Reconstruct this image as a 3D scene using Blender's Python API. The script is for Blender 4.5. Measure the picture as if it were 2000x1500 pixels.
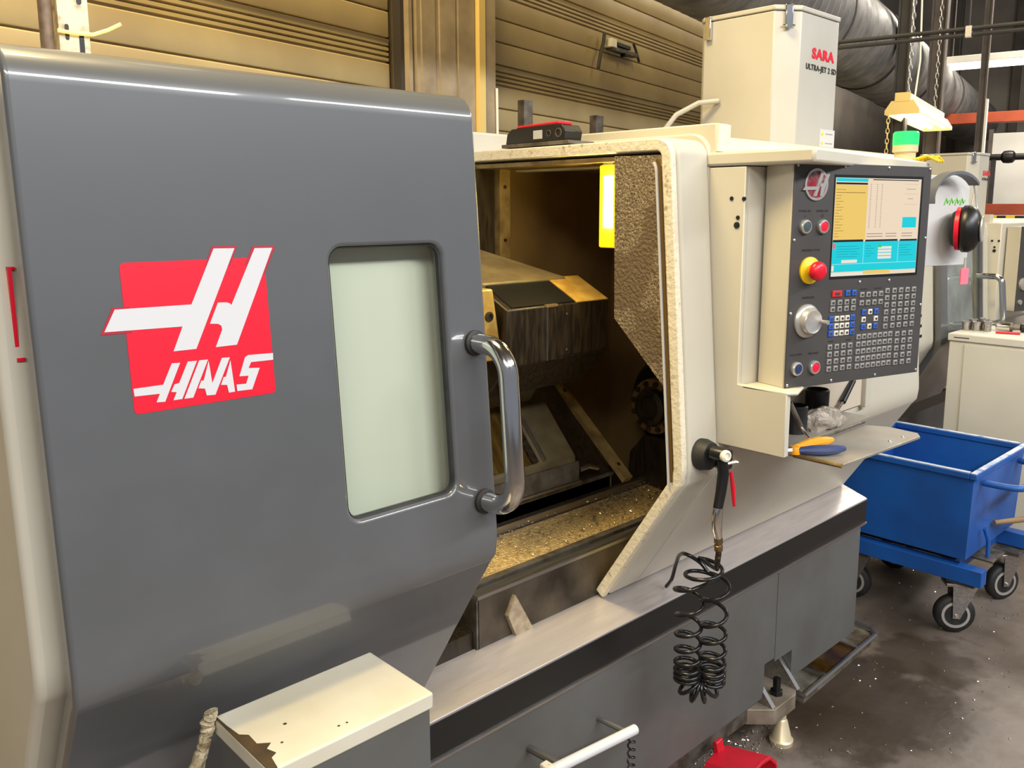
import bpy, bmesh, math, random
from mathutils import Vector, Matrix
random.seed(7)
for o in list(bpy.data.objects): bpy.data.objects.remove(o)
scene = bpy.context.scene
COL = scene.collection
R = math.radians

# ------------------------------------------------------------------ camera
cam_d = bpy.data.cameras.new('camera'); cam = bpy.data.objects.new('camera', cam_d); COL.objects.link(cam)
cam_d.sensor_width = 36; cam_d.lens = 30.096; cam_d.shift_x = -0.02; cam_d.shift_y = -0.0345
cam_d.clip_start = 0.05; cam_d.clip_end = 100
right = Vector((0.71856, -0.69547, 0)); fwd = Vector((0.68651, 0.70930, -0.15999)); upv = right.cross(fwd)
cam.matrix_world = Matrix(((right.x, upv.x, -fwd.x, 0), (right.y, upv.y, -fwd.y, 0), (right.z, upv.z, -fwd.z, 1.6), (0, 0, 0, 1)))
scene.camera = cam
# ------------------------------------------------------------------ view, world, large lights
scene.view_settings.view_transform = 'Standard'; scene.view_settings.look = 'None'
scene.view_settings.gamma = 1; scene.view_settings.exposure = 0.0
scene.view_settings.use_curve_mapping = False
world = bpy.data.worlds.new('world'); scene.world = world; world.use_nodes = True
bg = world.node_tree.nodes['Background']; bg.inputs[0].default_value = (0.80, 0.86, 1.0, 1); bg.inputs[1].default_value = 0.30
def area_light(name, loc, target, size, size_y, power, color):
    d = bpy.data.lights.new(name, 'AREA'); d.shape = 'RECTANGLE'; d.size = size; d.size_y = size_y
    d.energy = power; d.color = color
    o = bpy.data.objects.new(name, d); COL.objects.link(o); o.location = loc
    o.rotation_euler = (Vector(target) - Vector(loc)).to_track_quat('-Z', 'Y').to_euler()
    return o
WARM = (1.0, 0.79, 0.40); COOL = (0.96, 0.98, 1.0)
# hall lighting: a warm high-bay lamp above the open end of the lathe, neutral rows over the floor in front; added fill lamps among them
area_light('warm_light', (0.45, 1.52, 4.3), (0.9, 1.7, 1.5), 1.1, 0.8, 185, WARM)
area_light('front_light', (1.2, -3.2, 4.2), (1.4, 1.0, 0.9), 3.4, 0.5, 230, COOL)
area_light('front_light', (4.6, -2.6, 4.2), (4.0, 1.0, 0.8), 3.0, 0.5, 150, COOL)
area_light('front_light', (-2.8, -2.4, 4.2), (0.6, 1.0, 0.9), 3.0, 0.5, 135, (1.0, 0.95, 0.86))  # added fill that brightens the left end of the lathe
area_light('hall_light_far', (8.5, 1.5, 4.2), (8.0, 1.6, 0.0), 2.4, 0.4, 230, (1.0, 0.93, 0.82))
area_light('warm_light', (4.4, 1.35, 4.3), (5.0, 1.7, 1.5), 1.1, 0.8, 40, WARM)  # added warm fill for the second lathe and its mist collector

# ------------------------------------------------------------------ materials
def lin(c): return tuple((v/255/12.92 if v/255 <= 0.04045 else ((v/255+0.055)/1.055)**2.4) for v in c)
MATS = {}
def mat(name, rgb, rough=0.5, metal=0.0, var=0.0, vscale=6.0, rgb2=None, bump=0.0, bscale=60.0, coat=0.0, spec=0.5, lo=0.35, hi=0.65, detail=5.0, stretch=None, rvar=0.0):
    if name in MATS: return MATS[name]
    m = bpy.data.materials.new(name); m.use_nodes = True; nt = m.node_tree; N = nt.nodes; L = nt.links
    b = N['Principled BSDF']; c = (*lin(rgb), 1)
    b.inputs['Base Color'].default_value = c; b.inputs['Roughness'].default_value = rough; b.inputs['Metallic'].default_value = metal
    b.inputs['Specular IOR Level'].default_value = spec
    if coat: b.inputs['Coat Weight'].default_value = coat; b.inputs['Coat Roughness'].default_value = 0.06
    if rgb2 is not None or bump or rvar:
        tc = N.new('ShaderNodeNewGeometry'); mp = N.new('ShaderNodeMapping'); L.new(tc.outputs['Position'], mp.inputs[0])
        if stretch: mp.inputs['Scale'].default_value = stretch
    if rgb2 is not None or rvar:
        n = N.new('ShaderNodeTexNoise'); n.inputs['Scale'].default_value = vscale; n.inputs['Detail'].default_value = detail
        L.new(mp.outputs[0], n.inputs['Vector'])
        mr = N.new('ShaderNodeMapRange'); mr.inputs[1].default_value = lo; mr.inputs[2].default_value = hi
        L.new(n.outputs['Fac'], mr.inputs[0])
    if rgb2 is not None:
        mx = N.new('ShaderNodeMix'); mx.data_type = 'RGBA'; mx.inputs[6].default_value = c; mx.inputs[7].default_value = (*lin(rgb2), 1)
        L.new(mr.outputs[0], mx.inputs[0]); L.new(mx.outputs[2], b.inputs['Base Color'])
    if rvar:
        m2 = N.new('ShaderNodeMapRange'); m2.inputs[3].default_value = rough; m2.inputs[4].default_value = rough + rvar
        L.new(mr.outputs[0], m2.inputs[0]); L.new(m2.outputs[0], b.inputs['Roughness'])
    if bump:
        n2 = N.new('ShaderNodeTexNoise'); n2.inputs['Scale'].default_value = bscale; n2.inputs['Detail'].default_value = 4
        L.new(mp.outputs[0], n2.inputs['Vector'])
        bp = N.new('ShaderNodeBump'); bp.inputs['Strength'].default_value = bump; bp.inputs['Distance'].default_value = 0.01
        L.new(n2.outputs['Fac'], bp.inputs['Height']); L.new(bp.outputs[0], b.inputs['Normal'])
    MATS[name] = m; return m
def emit(name, rgb, strength, base=(0, 0, 0)):
    if name in MATS: return MATS[name]
    m = mat(name, base, 0.3); b = m.node_tree.nodes['Principled BSDF']
    b.inputs['Emission Color'].default_value = (*lin(rgb), 1); b.inputs['Emission Strength'].default_value = strength
    return m
def glass(name, tint, refl=0.08, rough=0.03):
    m = bpy.data.materials.new(name); m.use_nodes = True; nt = m.node_tree; N = nt.nodes; L = nt.links
    N.remove(N['Principled BSDF']); out = N['Material Output']
    t = N.new('ShaderNodeBsdfTransparent'); t.inputs[0].default_value = (*lin(tint), 1)
    g = N.new('ShaderNodeBsdfGlossy'); g.inputs['Roughness'].default_value = rough
    lw = N.new('ShaderNodeFresnel'); lw.inputs[0].default_value = 1.45
    ge = N.new('ShaderNodeNewGeometry'); sb = N.new('ShaderNodeMath'); sb.operation = 'SUBTRACT'; sb.inputs[0].default_value = 1; L.new(ge.outputs['Backfacing'], sb.inputs[1])
    ml = N.new('ShaderNodeMath'); ml.operation = 'MULTIPLY'; L.new(lw.outputs[0], ml.inputs[0]); L.new(sb.outputs[0], ml.inputs[1])
    mx = N.new('ShaderNodeMixShader'); L.new(ml.outputs[0], mx.inputs[0]); L.new(t.outputs[0], mx.inputs[1]); L.new(g.outputs[0], mx.inputs[2])
    L.new(mx.outputs[0], out.inputs[0]); MATS[name] = m; return m

M_cream = mat('cream_paint', (200, 194, 178), 0.38, rgb2=(192, 185, 167), vscale=3, rvar=0.08)
M_creamdirty = mat('cream_paint_grimy', (224, 214, 190), 0.5, rgb2=(150, 128, 88), vscale=60, lo=0.60, hi=0.78, bump=0.25, bscale=90)
M_mist = mat('cream_enamel', (180, 176, 166), 0.45, rgb2=(174, 169, 157), vscale=4)
M_door = mat('door_grey_paint', (92, 93, 95), 0.3, rgb2=(84, 85, 86), vscale=5, coat=0.7, rvar=0.08)
M_base = mat('base_grey_paint', (94, 94, 92), 0.42, rgb2=(84, 82, 78), vscale=4, rvar=0.1)
M_black = mat('black_band_paint', (20, 20, 20), 0.35)
M_blackp = mat('black_plastic', (16, 16, 17), 0.38)
M_rubber = mat('black_rubber', (24, 24, 25), 0.6, rgb2=(40, 38, 36), vscale=30)
M_steel = mat('brushed_steel', (190, 186, 182), 0.32, 1.0, rgb2=(160, 156, 154), vscale=18, stretch=(0.4, 6, 6), rvar=0.12)
M_ledge = mat('ledge_steel', (200, 192, 188), 0.30, 0.5, rgb2=(184, 176, 173), vscale=14, stretch=(0.5, 5, 5), rvar=0.15)
M_chrome = mat('polished_steel', (215, 213, 210), 0.13, 1.0)
M_steeld = mat('dull_steel', (128, 122, 114), 0.45, 0.7, rgb2=(84, 76, 64), vscale=24, rvar=0.15)
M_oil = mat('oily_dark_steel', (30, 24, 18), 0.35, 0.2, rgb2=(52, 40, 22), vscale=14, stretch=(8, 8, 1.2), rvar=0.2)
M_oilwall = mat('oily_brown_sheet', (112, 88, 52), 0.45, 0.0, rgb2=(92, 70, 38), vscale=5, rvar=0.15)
M_tan = mat('oiled_tan_sheet', (150, 128, 82), 0.4, 0.1, rgb2=(104, 82, 44), vscale=16, rvar=0.15, bump=0.2, bscale=120)
M_yellow_lit = mat('yellow_lit_cover', (214, 178, 92), 0.3, 0.3, rgb2=(168, 130, 60), vscale=20)  # yellow of the light falling on these parts is put into the colour
M_speck = mat('chip_speckled_sheet', (104, 88, 66), 0.5, 0.1, rgb2=(170, 152, 122), vscale=330, lo=0.42, hi=0.66, bump=0.6, bscale=130, detail=3)
nt_ = M_speck.node_tree; pr_ = nt_.nodes['Principled BSDF']; old_ = pr_.inputs['Base Color'].links[0].from_socket
big = nt_.nodes.new('ShaderNodeTexNoise'); big.inputs['Scale'].default_value = 7.0; big.inputs['Detail'].default_value = 6
geo_ = nt_.nodes.new('ShaderNodeNewGeometry'); nt_.links.new(geo_.outputs['Position'], big.inputs['Vector'])
mr_ = nt_.nodes.new('ShaderNodeMapRange'); mr_.inputs[1].default_value = 0.53; mr_.inputs[2].default_value = 0.56; nt_.links.new(big.outputs['Fac'], mr_.inputs[0])
mx_ = nt_.nodes.new('ShaderNodeMix'); mx_.data_type = 'RGBA'; nt_.links.new(mr_.outputs[0], mx_.inputs[0]); nt_.links.new(old_, mx_.inputs[6]); mx_.inputs[7].default_value = (*lin((112, 94, 70)), 1)
nt_.links.new(mx_.outputs[2], pr_.inputs['Base Color'])
M_pan = mat('chip_covered_pan', (170, 144, 96), 0.45, 0.2, rgb2=(214, 184, 124), vscale=130, lo=0.45, hi=0.66, bump=0.7, bscale=150, detail=3)
M_panel = mat('panel_grey', (72, 69, 67), 0.5, 0.1, rgb2=(66, 63, 61), vscale=8)
M_screw = mat('screw_metal', (210, 205, 198), 0.3, 0.9)
M_red = mat('signal_red', (214, 18, 44), 0.35)
M_redl = mat('logo_red_film', (222, 16, 46), 0.4)
M_redd = mat('dark_red_film', (176, 30, 52), 0.4)
M_white = mat('white_film', (208, 207, 208), 0.4)
M_back = mat('white_backing_sheet', (206, 203, 199), 0.5)
M_yellow = mat('yellow_plastic', (240, 200, 20), 0.4)
M_ink = mat('black_ink', (34, 30, 30), 0.6)
M_key = mat('key_grey', (146, 143, 138), 0.5)
M_keyw = mat('key_white', (226, 218, 200), 0.5)
M_keyb = mat('key_blue', (40, 92, 190), 0.5)
M_keyr = mat('key_red', (206, 36, 40), 0.5)
M_keyink = mat('key_ink', (58, 54, 52), 0.6)
M_blue = mat('cart_blue_paint', (28, 92, 174), 0.38, rgb2=(22, 76, 148), vscale=4, rvar=0.15)
M_bluew = mat('worn_blue_edge', (190, 200, 214), 0.42, 0.2, rgb2=(84, 124, 186), vscale=22, lo=0.5, hi=0.7)
M_shelf = mat('worn_shelf_steel', (182, 176, 166), 0.34, 0.55, rgb2=(160, 152, 142), vscale=9, rvar=0.12)
M_cab = mat('cabinet_grey_paint', (206, 204, 196), 0.45, rgb2=(198, 195, 186), vscale=3)
M_floor = mat('workshop_concrete', (122, 110, 101), 0.5, rgb2=(80, 70, 61), vscale=2.6, lo=0.42, hi=0.72, bump=0.12, bscale=40, detail=8, rvar=-0.15)
def stain_floor():
    nt = M_floor.node_tree; N, Lk = nt.nodes, nt.links; pr = N['Principled BSDF']; src = pr.inputs['Base Color'].links[0].from_socket
    g = N.new('ShaderNodeNewGeometry'); n = N.new('ShaderNodeTexNoise'); n.inputs['Scale'].default_value = 9; n.inputs['Detail'].default_value = 7; Lk.new(g.outputs['Position'], n.inputs['Vector'])
    mr = N.new('ShaderNodeMapRange'); mr.inputs[1].default_value = 0.45; mr.inputs[2].default_value = 0.72; mr.inputs[4].default_value = 0.55; Lk.new(n.outputs['Fac'], mr.inputs[0])
    m1 = N.new('ShaderNodeMix'); m1.data_type = 'RGBA'; Lk.new(mr.outputs[0], m1.inputs[0]); Lk.new(src, m1.inputs[6]); m1.inputs[7].default_value = (*lin((84, 72, 60)), 1)
    last = m1.outputs[2]
    for (x, y, rad) in ((2.62, 1.12, 0.34), (2.35, 1.12, 0.2), (3.0, 1.1, 0.22)):      # oil that ran off the drip tray
        d = N.new('ShaderNodeVectorMath'); d.operation = 'DISTANCE'; Lk.new(g.outputs['Position'], d.inputs[0]); d.inputs[1].default_value = (x, y, 0)
        a = N.new('ShaderNodeMath'); a.operation = 'MULTIPLY_ADD'; Lk.new(n.outputs['Fac'], a.inputs[0]); a.inputs[1].default_value = 0.5; Lk.new(d.outputs['Value'], a.inputs[2])
        q = N.new('ShaderNodeMapRange'); q.inputs[1].default_value = rad + 0.27; q.inputs[2].default_value = rad + 0.17; q.inputs[4].default_value = 0.8; Lk.new(a.outputs[0], q.inputs[0])
        m = N.new('ShaderNodeMix'); m.data_type = 'RGBA'; Lk.new(q.outputs[0], m.inputs[0]); Lk.new(last, m.inputs[6]); m.inputs[7].default_value = (*lin((58, 46, 34)), 1); last = m.outputs[2]
    Lk.new(last, pr.inputs['Base Color'])
stain_floor()
M_slat = mat('tan_door_paint', (178, 158, 112), 0.45, rgb2=(158, 138, 98), vscale=2.2, rvar=0.1)
M_col = mat('taupe_column_paint', (168, 150, 122), 0.6, rgb2=(140, 124, 100), vscale=7, bump=0.1)
M_trimd = mat('dark_rubber_seal', (52, 46, 42), 0.6)
M_wall = mat('grey_hall_wall', (138, 130, 120), 0.8, rgb2=(118, 110, 102), vscale=2)
M_ceil = mat('hall_ceiling_sheet', (96, 88, 78), 0.8, rgb2=(78, 72, 64), vscale=3)
M_post = mat('dark_post_paint', (44, 42, 42), 0.6, rgb2=(58, 54, 52), vscale=9)
M_postb = mat('brown_post_paint', (92, 82, 74), 0.6, rgb2=(76, 68, 62), vscale=9)
M_galv = mat('galvanised_duct', (134, 132, 130), 0.5, 0.5, rgb2=(104, 102, 100), vscale=8, rvar=0.1)
M_orange = mat('crane_beam_paint', (168, 72, 38), 0.55, rgb2=(146, 58, 30), vscale=6)
M_lampy = mat('lamp_end_enamel', (226, 196, 120), 0.5)
M_lampw = mat('lamp_reflector_enamel', (232, 226, 212), 0.45)
M_tube = emit('lit_tube', (255, 240, 200), 9.0)
M_tube2 = emit('lit_far_tube', (255, 246, 226), 8.0)
M_work = emit('lit_work_lamp', (255, 228, 132), 180.0)
M_workc = emit('amber_lamp_cover', (255, 196, 10), 1.2, (240, 190, 20))
M_green = emit('lit_green_lens', (40, 240, 110), 1.1, (30, 160, 80))
M_rope = mat('frayed_rope', (206, 192, 160), 0.9, rgb2=(150, 132, 98), vscale=60, bump=0.8, bscale=140)
M_lid = mat('worn_cream_lid', (210, 203, 184), 0.5, rgb2=(200, 191, 167), vscale=9, rvar=0.1)
M_lidbare = mat('bare_brown_patch', (78, 60, 36), 0.6, rgb2=(58, 45, 27), vscale=30)
M_oiled = mat('amber_oil_pool', (74, 50, 16), 0.12, rgb2=(50, 34, 12), vscale=20)
M_bag = mat('clear_grey_plastic', (168, 158, 146), 0.3, rgb2=(134, 124, 112), vscale=30, bump=0.9, bscale=40)
M_plblue = mat('plier_blue_grip', (48, 62, 104), 0.45)
M_plor = mat('plier_orange_grip', (240, 160, 20), 0.45)
M_paper = mat('white_paper', (196, 194, 190), 0.7)
M_silver = mat('silver_plastic', (196, 192, 186), 0.3, 0.6)
M_chip = mat('bright_metal_chips', (200, 190, 170), 0.25, 0.9)
G_pane = glass('door_pane', (249, 252, 246))
G_pane2 = glass('clear_door_pane', (243, 246, 246))

# ------------------------------------------------------------------ mesh builder
class B:
    def __init__(s): s.v = []; s.f = []; s.m = []
    def add(s, vs, fs, mi=0):
        o = len(s.v); s.v += [Vector(p) for p in vs]
        for f in fs: s.f.append([i + o for i in f]); s.m.append(mi)
        return s
    def box(s, x0, x1, y0, y1, z0, z1, mi=0):
        return s.add([(x0,y0,z0),(x1,y0,z0),(x1,y1,z0),(x0,y1,z0),(x0,y0,z1),(x1,y0,z1),(x1,y1,z1),(x0,y1,z1)],
            [(3,2,1,0),(4,5,6,7),(0,1,5,4),(1,2,6,5),(2,3,7,6),(3,0,4,7)], mi)
    def loft(s, rings, mi=0, cap=True, closed=True):
        o = len(s.v); n = len(rings[0])
        for r in rings: s.v += [Vector(p) for p in r]
        for i in range(len(rings)-1):
            for j in range(n if closed else n-1):
                k = (j+1) % n; s.f.append([o+i*n+j, o+i*n+k, o+(i+1)*n+k, o+(i+1)*n+j]); s.m.append(mi)
        if cap:
            s.f.append([o+j for j in reversed(range(n))]); s.m.append(mi)
            s.f.append([o+(len(rings)-1)*n+j for j in range(n)]); s.m.append(mi)
        return s
    def prism_x(s, yz, x0, x1, mi=0): return s.loft([[(x0, y, z) for y, z in yz], [(x1, y, z) for y, z in yz]], mi)
    def prism_y(s, xz, y0, y1, mi=0): return s.loft([[(x, y0, z) for x, z in xz], [(x, y1, z) for x, z in xz]], mi)
    def prism_z(s, xy, z0, z1, mi=0): return s.loft([[(x, y, z0) for x, y in xy], [(x, y, z1) for x, y in xy]], mi)
    def tube(s, pts, r, n=10, mi=0, cap=True):
        pts = [Vector(p) for p in pts]; rr = r if isinstance(r, (list, tuple)) else [r]*len(pts)
        rings = []; t0 = (pts[1]-pts[0]).normalized(); a = Vector((0,0,1)) if abs(t0.z) < 0.9 else Vector((1,0,0))
        nrm = t0.cross(a).normalized()
        for i, p in enumerate(pts):
            t = (pts[min(i+1, len(pts)-1)] - pts[max(i-1, 0)]).normalized()
            nrm = (nrm - t*nrm.dot(t)).normalized(); bn = t.cross(nrm)
            rings.append([p + rr[i]*(math.cos(2*math.pi*k/n)*nrm + math.sin(2*math.pi*k/n)*bn) for k in range(n)])
        return s.loft(rings, mi, cap)
    def lathe(s, c, axis, prof, n=24, mi=0, cap=True):
        c = Vector(c); ax = Vector(axis).normalized(); a = Vector((0,0,1)) if abs(ax.z) < 0.9 else Vector((1,0,0))
        e1 = ax.cross(a).normalized(); e2 = ax.cross(e1)
        return s.loft([[c + ax*h + max(r, 1e-5)*(math.cos(2*math.pi*k/n)*e1 + math.sin(2*math.pi*k/n)*e2) for k in range(n)] for r, h in prof], mi, cap)
    def poly(s, pts3, nrm, th, mi=0):
        n = Vector(nrm).normalized()*th
        return s.loft([[Vector(p) for p in pts3], [Vector(p)+n for p in pts3]], mi)
    def xf(s, M):
        s.v = [M @ p for p in s.v]; return s
ORG = {}
def obj(name, b, m, parent=None, bevel=0.0, seg=2, smooth=35, center=True, label=None):
    c = Vector((0, 0, 0))
    if center:
        lo = [min(p[i] for p in b.v) for i in range(3)]; hi = [max(p[i] for p in b.v) for i in range(3)]
        c = Vector([(lo[i]+hi[i])/2 for i in range(3)])
    me = bpy.data.meshes.new(name); me.from_pydata([p - c for p in b.v], [], b.f)
    for mm in (m if isinstance(m, (list, tuple)) else [m]): me.materials.append(mm)
    me.polygons.foreach_set('material_index', b.m)
    bm = bmesh.new(); bm.from_mesh(me); bmesh.ops.recalc_face_normals(bm, faces=bm.faces); bm.to_mesh(me); bm.free()
    if smooth: me.shade_smooth(); me.set_sharp_from_angle(angle=R(smooth))
    return place(name, me, c, parent, bevel, seg, label)
def place(name, me, c, parent=None, bevel=0, seg=2, label=None, rot=None):
    o = bpy.data.objects.new(name, me); COL.objects.link(o); c = Vector(c)
    if parent is not None: o.parent = parent; o.location = c - ORG[parent.name]
    else: o.location = c
    if rot: o.rotation_euler = rot
    ORG[o.name] = c
    if bevel:
        bv = o.modifiers.new('bevel', 'BEVEL'); bv.width = bevel; bv.segments = seg; bv.limit_method = 'ANGLE'; bv.angle_limit = R(35)
    if label: o['label'] = label
    return o
def tag(o, label, cat, group=None):
    o['label'] = label; o['category'] = cat
    if group: o['group'] = group
    return o
def thing(name, loc, label, cat, group=None):
    o = bpy.data.objects.new(name, None); COL.objects.link(o); o.location = loc; o.empty_display_size = 0.05
    ORG[o.name] = Vector(loc); return tag(o, label, cat, group)
def struct(o): o['kind'] = 'structure'; return o
def cut(o, cutter_b):
    me = bpy.data.meshes.new('cutter'); me.from_pydata([p for p in cutter_b.v], [], cutter_b.f)
    bm = bmesh.new(); bm.from_mesh(me); bmesh.ops.recalc_face_normals(bm, faces=bm.faces); bm.to_mesh(me); bm.free()
    c = bpy.data.objects.new('cutter', me); COL.objects.link(c)
    md = o.modifiers.new('cut', 'BOOLEAN'); md.operation = 'DIFFERENCE'; md.object = c; md.solver = 'EXACT'
    par, loc = o.parent, o.location.copy(); o.parent = None; o.location = ORG[o.name]
    bpy.context.view_layer.update(); dg = bpy.context.evaluated_depsgraph_get()
    nm = bpy.data.meshes.new_from_object(o.evaluated_get(dg)); o.modifiers.remove(md)
    old = o.data; o.data = nm; o.parent = par; o.location = loc
    nm.shade_smooth(); nm.set_sharp_from_angle(angle=R(35))
    bpy.data.objects.remove(c); bpy.data.meshes.remove(old)
def text(s, size, origin, rt, up, m, parent, name='lettering', bold=0.0, ext=0.0003, align='CENTER', xs=1.0, shear=0.0):
    cu = bpy.data.curves.new(name, 'FONT'); cu.body = s; cu.size = size; cu.align_x = align; cu.align_y = 'CENTER'
    cu.extrude = ext; cu.offset = bold; cu.space_character = 1.0 + (0.12 if bold else 0); cu.shear = shear; cu.resolution_u = 3
    o = bpy.data.objects.new(name, cu); COL.objects.link(o); bpy.context.view_layer.update()
    me = bpy.data.meshes.new_from_object(o.evaluated_get(bpy.context.evaluated_depsgraph_get())); bpy.data.objects.remove(o)
    rt = Vector(rt).normalized(); up = Vector(up).normalized(); n = rt.cross(up)
    Mx = Matrix(((rt.x*xs, up.x, n.x, 0), (rt.y*xs, up.y, n.y, 0), (rt.z*xs, up.z, n.z, 0), (0, 0, 0, 1)))
    me.transform(Mx); me.materials.clear(); me.materials.append(m)
    return place(name, me, origin, parent)
def arc(cy, cz, r, a0, a1, n=8): return [(cy + r*math.cos(R(a0+(a1-a0)*i/n)), cz + r*math.sin(R(a0+(a1-a0)*i/n))) for i in range(n+1)]
def shell(pl, th):            # closed section from an open polyline (thickness to the inside / right-hand side)
    n = len(pl); inn = []
    for i in range(n):
        d = []
        if i > 0: d.append((pl[i][0]-pl[i-1][0], pl[i][1]-pl[i-1][1]))
        if i < n-1: d.append((pl[i+1][0]-pl[i][0], pl[i+1][1]-pl[i][1]))
        nn = [(y/math.hypot(x, y), -x/math.hypot(x, y)) for x, y in d]
        if len(nn) == 2:
            a, b_ = nn; k = 1 + a[0]*b_[0] + a[1]*b_[1]; q = ((a[0]+b_[0])/k, (a[1]+b_[1])/k)
        else: q = nn[0]
        inn.append((pl[i][0]+q[0]*th, pl[i][1]+q[1]*th))
    return list(pl) + inn[::-1]
def rrect(x0, x1, z0, z1, r, n=5):
    out = []
    for cx, cz, a in ((x1-r, z1-r, 0), (x0+r, z1-r, 90), (x0+r, z0+r, 180), (x1-r, z0+r, 270)):
        out += [(cx + r*math.cos(R(a+90*i/n)), cz + r*math.sin(R(a+90*i/n))) for i in range(n+1)]
    return out
TL = math.tan(R(4.5))
def face_y(z, off=0.0, yk=1.04, zk=1.03): return yk + off + (z - zk)*TL
def profile(off=0.0, top=1.785, r=0.045, yb=1.27, zb=0.66, back=1.75, yk=1.04, zk=1.03):
    """front section of the enclosure (y, z): slope in at the foot, upright face leaning back, rounded shoulder"""
    zt = top - r; yt = face_y(zt, off, yk, zk); k = 0.035
    dy, dz = (yb+off) - (yk+off), zb - zk; l = math.hypot(dy, dz)
    p = [(yb+off, zb), (yk+off + dy/l*k, zk + dz/l*k), (yk+off + dy/l*k*0.3, zk + dz/l*k*0.45), (yk+off+0.002, zk+k*0.5), (face_y(zk+k, off, yk, zk), zk+k)]
    p += arc(yt + r, zt, r, 180, 90, 9); p.append((back, top))
    return p

# ------------------------------------------------------------------ the hall: floor, walls, roller doors
U = Vector((math.cos(R(12.5)), math.sin(R(12.5)), 0)); V = Vector((-U.y, U.x, 0)); W0 = Vector((2.6, 3.0, 0))
def frame_m(o, ux, uy): return Matrix(((ux.x, uy.x, 0, o.x), (ux.y, uy.y, 0, o.y), (0, 0, 1, o.z), (0, 0, 0, 1)))
HALL = frame_m(Vector((0, 0, 0)), U, V)           # hall axes: u along the door wall, v towards it
WALL = frame_m(W0, U, V)
struct(obj('floor', B().box(-6, 16, -7, 2.6, -0.1, 0).xf(HALL), M_floor))
struct(obj('wall_back', B().box(-8, 14, 0.16, 0.3, 0, 4.6).xf(WALL), M_wall))
struct(obj('wall_right', B().box(13.6, 13.8, -7, 2.5, 0, 4.6).xf(HALL), M_wall))
struct(obj('ceiling', B().box(-6, 13.8, -7, 2.6, 4.6, 4.7).xf(HALL), M_ceil))
def roller_door(name, s0, s1, label):
    frame = struct(obj(name, B().box(s0, s1, 0.08, 0.10, 0, 3.1).xf(WALL), M_trimd)); frame['label'] = label
    z = -0.029; w = s1 - s0
    pl = [(0, .006), (0.0035, 0.004), (0.005, -0.008), (0.009, -0.0105), (0.096, -0.0105), (0.100, -0.007), (0.1015, .004), (0.1015, .02), (0, .02)]
    def strip(prof): 
        b = B(); b.loft([[(-w/2, y, zz) for zz, y in prof], [(w/2, y, zz) for zz, y in prof]]); return b
    rib = [(0, .004)]
    for i in range(4): rib += [(0.004+i*0.02, 0.004), (0.008+i*0.02, -0.009), (0.018+i*0.02, -0.0095)]
    rib += [(0.088, -0.016), (0.093, .0), (0.093, .02), (0, .02)]
    me_s = me_r = None
    k = 2
    while z < 3.02:
        isrib = (k % 4 == 0); h = 0.093 if isrib else 0.102
        c = WALL @ Vector(((s0+s1)/2, 0.05, z))
        ref = me_r if isrib else me_s
        if ref is None:
            o = obj('slat', strip(rib if isrib else pl), M_slat, None, center=False); ref = o.data; bpy.data.objects.remove(o)
            if isrib: me_r = ref
            else: me_s = ref
        place('slat', ref, c, frame, rot=(0, 0, R(12.5)))
        z += h; k += 1
# align so that ribbed slats sit at z 2.17 and 2.57
roller_door('door_1', -3.6, -0.57, 'tan sectional roller door left of the taupe column')
roller_door('door_2', 0.02, 3.4, 'tan sectional roller door right of the taupe column')
col = struct(obj('trim_1', B().box(-0.49, -0.02, -0.05, 0.16, 0, 4.6).xf(WALL), M_col))
col['label'] = 'taupe panelled column between the two roller doors'
for nm, a, b_, y0, m in (('seal', -0.565, -0.545, -0.02, M_trimd), ('guide', -0.545, -0.525, -0.045, M_col), ('seal', -0.525, -0.505, -0.03, M_trimd), ('guide', -0.505, -0.49, -0.05, M_col),
        ('panel', -0.482, -0.40, -0.058, M_col), ('panel', -0.37, -0.27, -0.058, M_col), ('panel', -0.25, -0.14, -0.058, M_col), ('corner_bead', -0.128, -0.085, -0.075, M_lampy), ('panel', -0.075, 0.0, -0.066, M_col)):
    obj(nm, B().box(a, b_, y0, 0.02, 0.02, 4.5).xf(WALL), m, col)
for i in range(12):
    obj('rib', B().box(13.5, 13.6, -6.4+i*0.75, -6.3+i*0.75, 2.2, 4.6).xf(HALL), M_ceil, bpy.data.objects['wall_right'])

# ------------------------------------------------------------------ the big lathe
L = thing('cnc_lathe', (1.45, 1.7, 0), 'large grey and cream lathe with open sliding door and lit control panel', 'lathe')
PB, PT = 0.18, 0.57
# base
b1 = obj('base_panel', B().box(0.25, 2.162, 1.2, 2.25, PB, PT), M_base, L)
cut(b1, B().box(2.108, 2.3, 1.0, 1.4, 0.0, 0.285))
b2 = obj('base_panel', B().box(2.165, 2.69, 1.2, 2.25, PB, PT), M_base, L)
cut(b2, B().box(2.0, 2.266, 1.0, 1.4, 0.0, 0.272))
obj('bottom_rail', B().box(0.4, 2.10, 1.215, 1.30, 0.12, PB), M_steeld, L)
obj('notch_lining', B().box(2.10, 2.28, 1.40, 1.42, 0.1, 0.3), M_oil, L)
obj('black_band', B().box(0.25, 2.70, 1.188, 1.30, PT, 0.648), M_black, L, bevel=0.002)
obj('ledge', B().prism_x([(1.188, 0.648), (1.188, 0.653), (1.275, 0.682), (1.30, 0.682), (1.30, 0.648)], 0.25, 2.70), M_ledge, L, bevel=0.001)
obj('band_edge', B().box(0.25, 2.70, 1.184, 1.20, 0.566, 0.572), M_steel, L)
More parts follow.
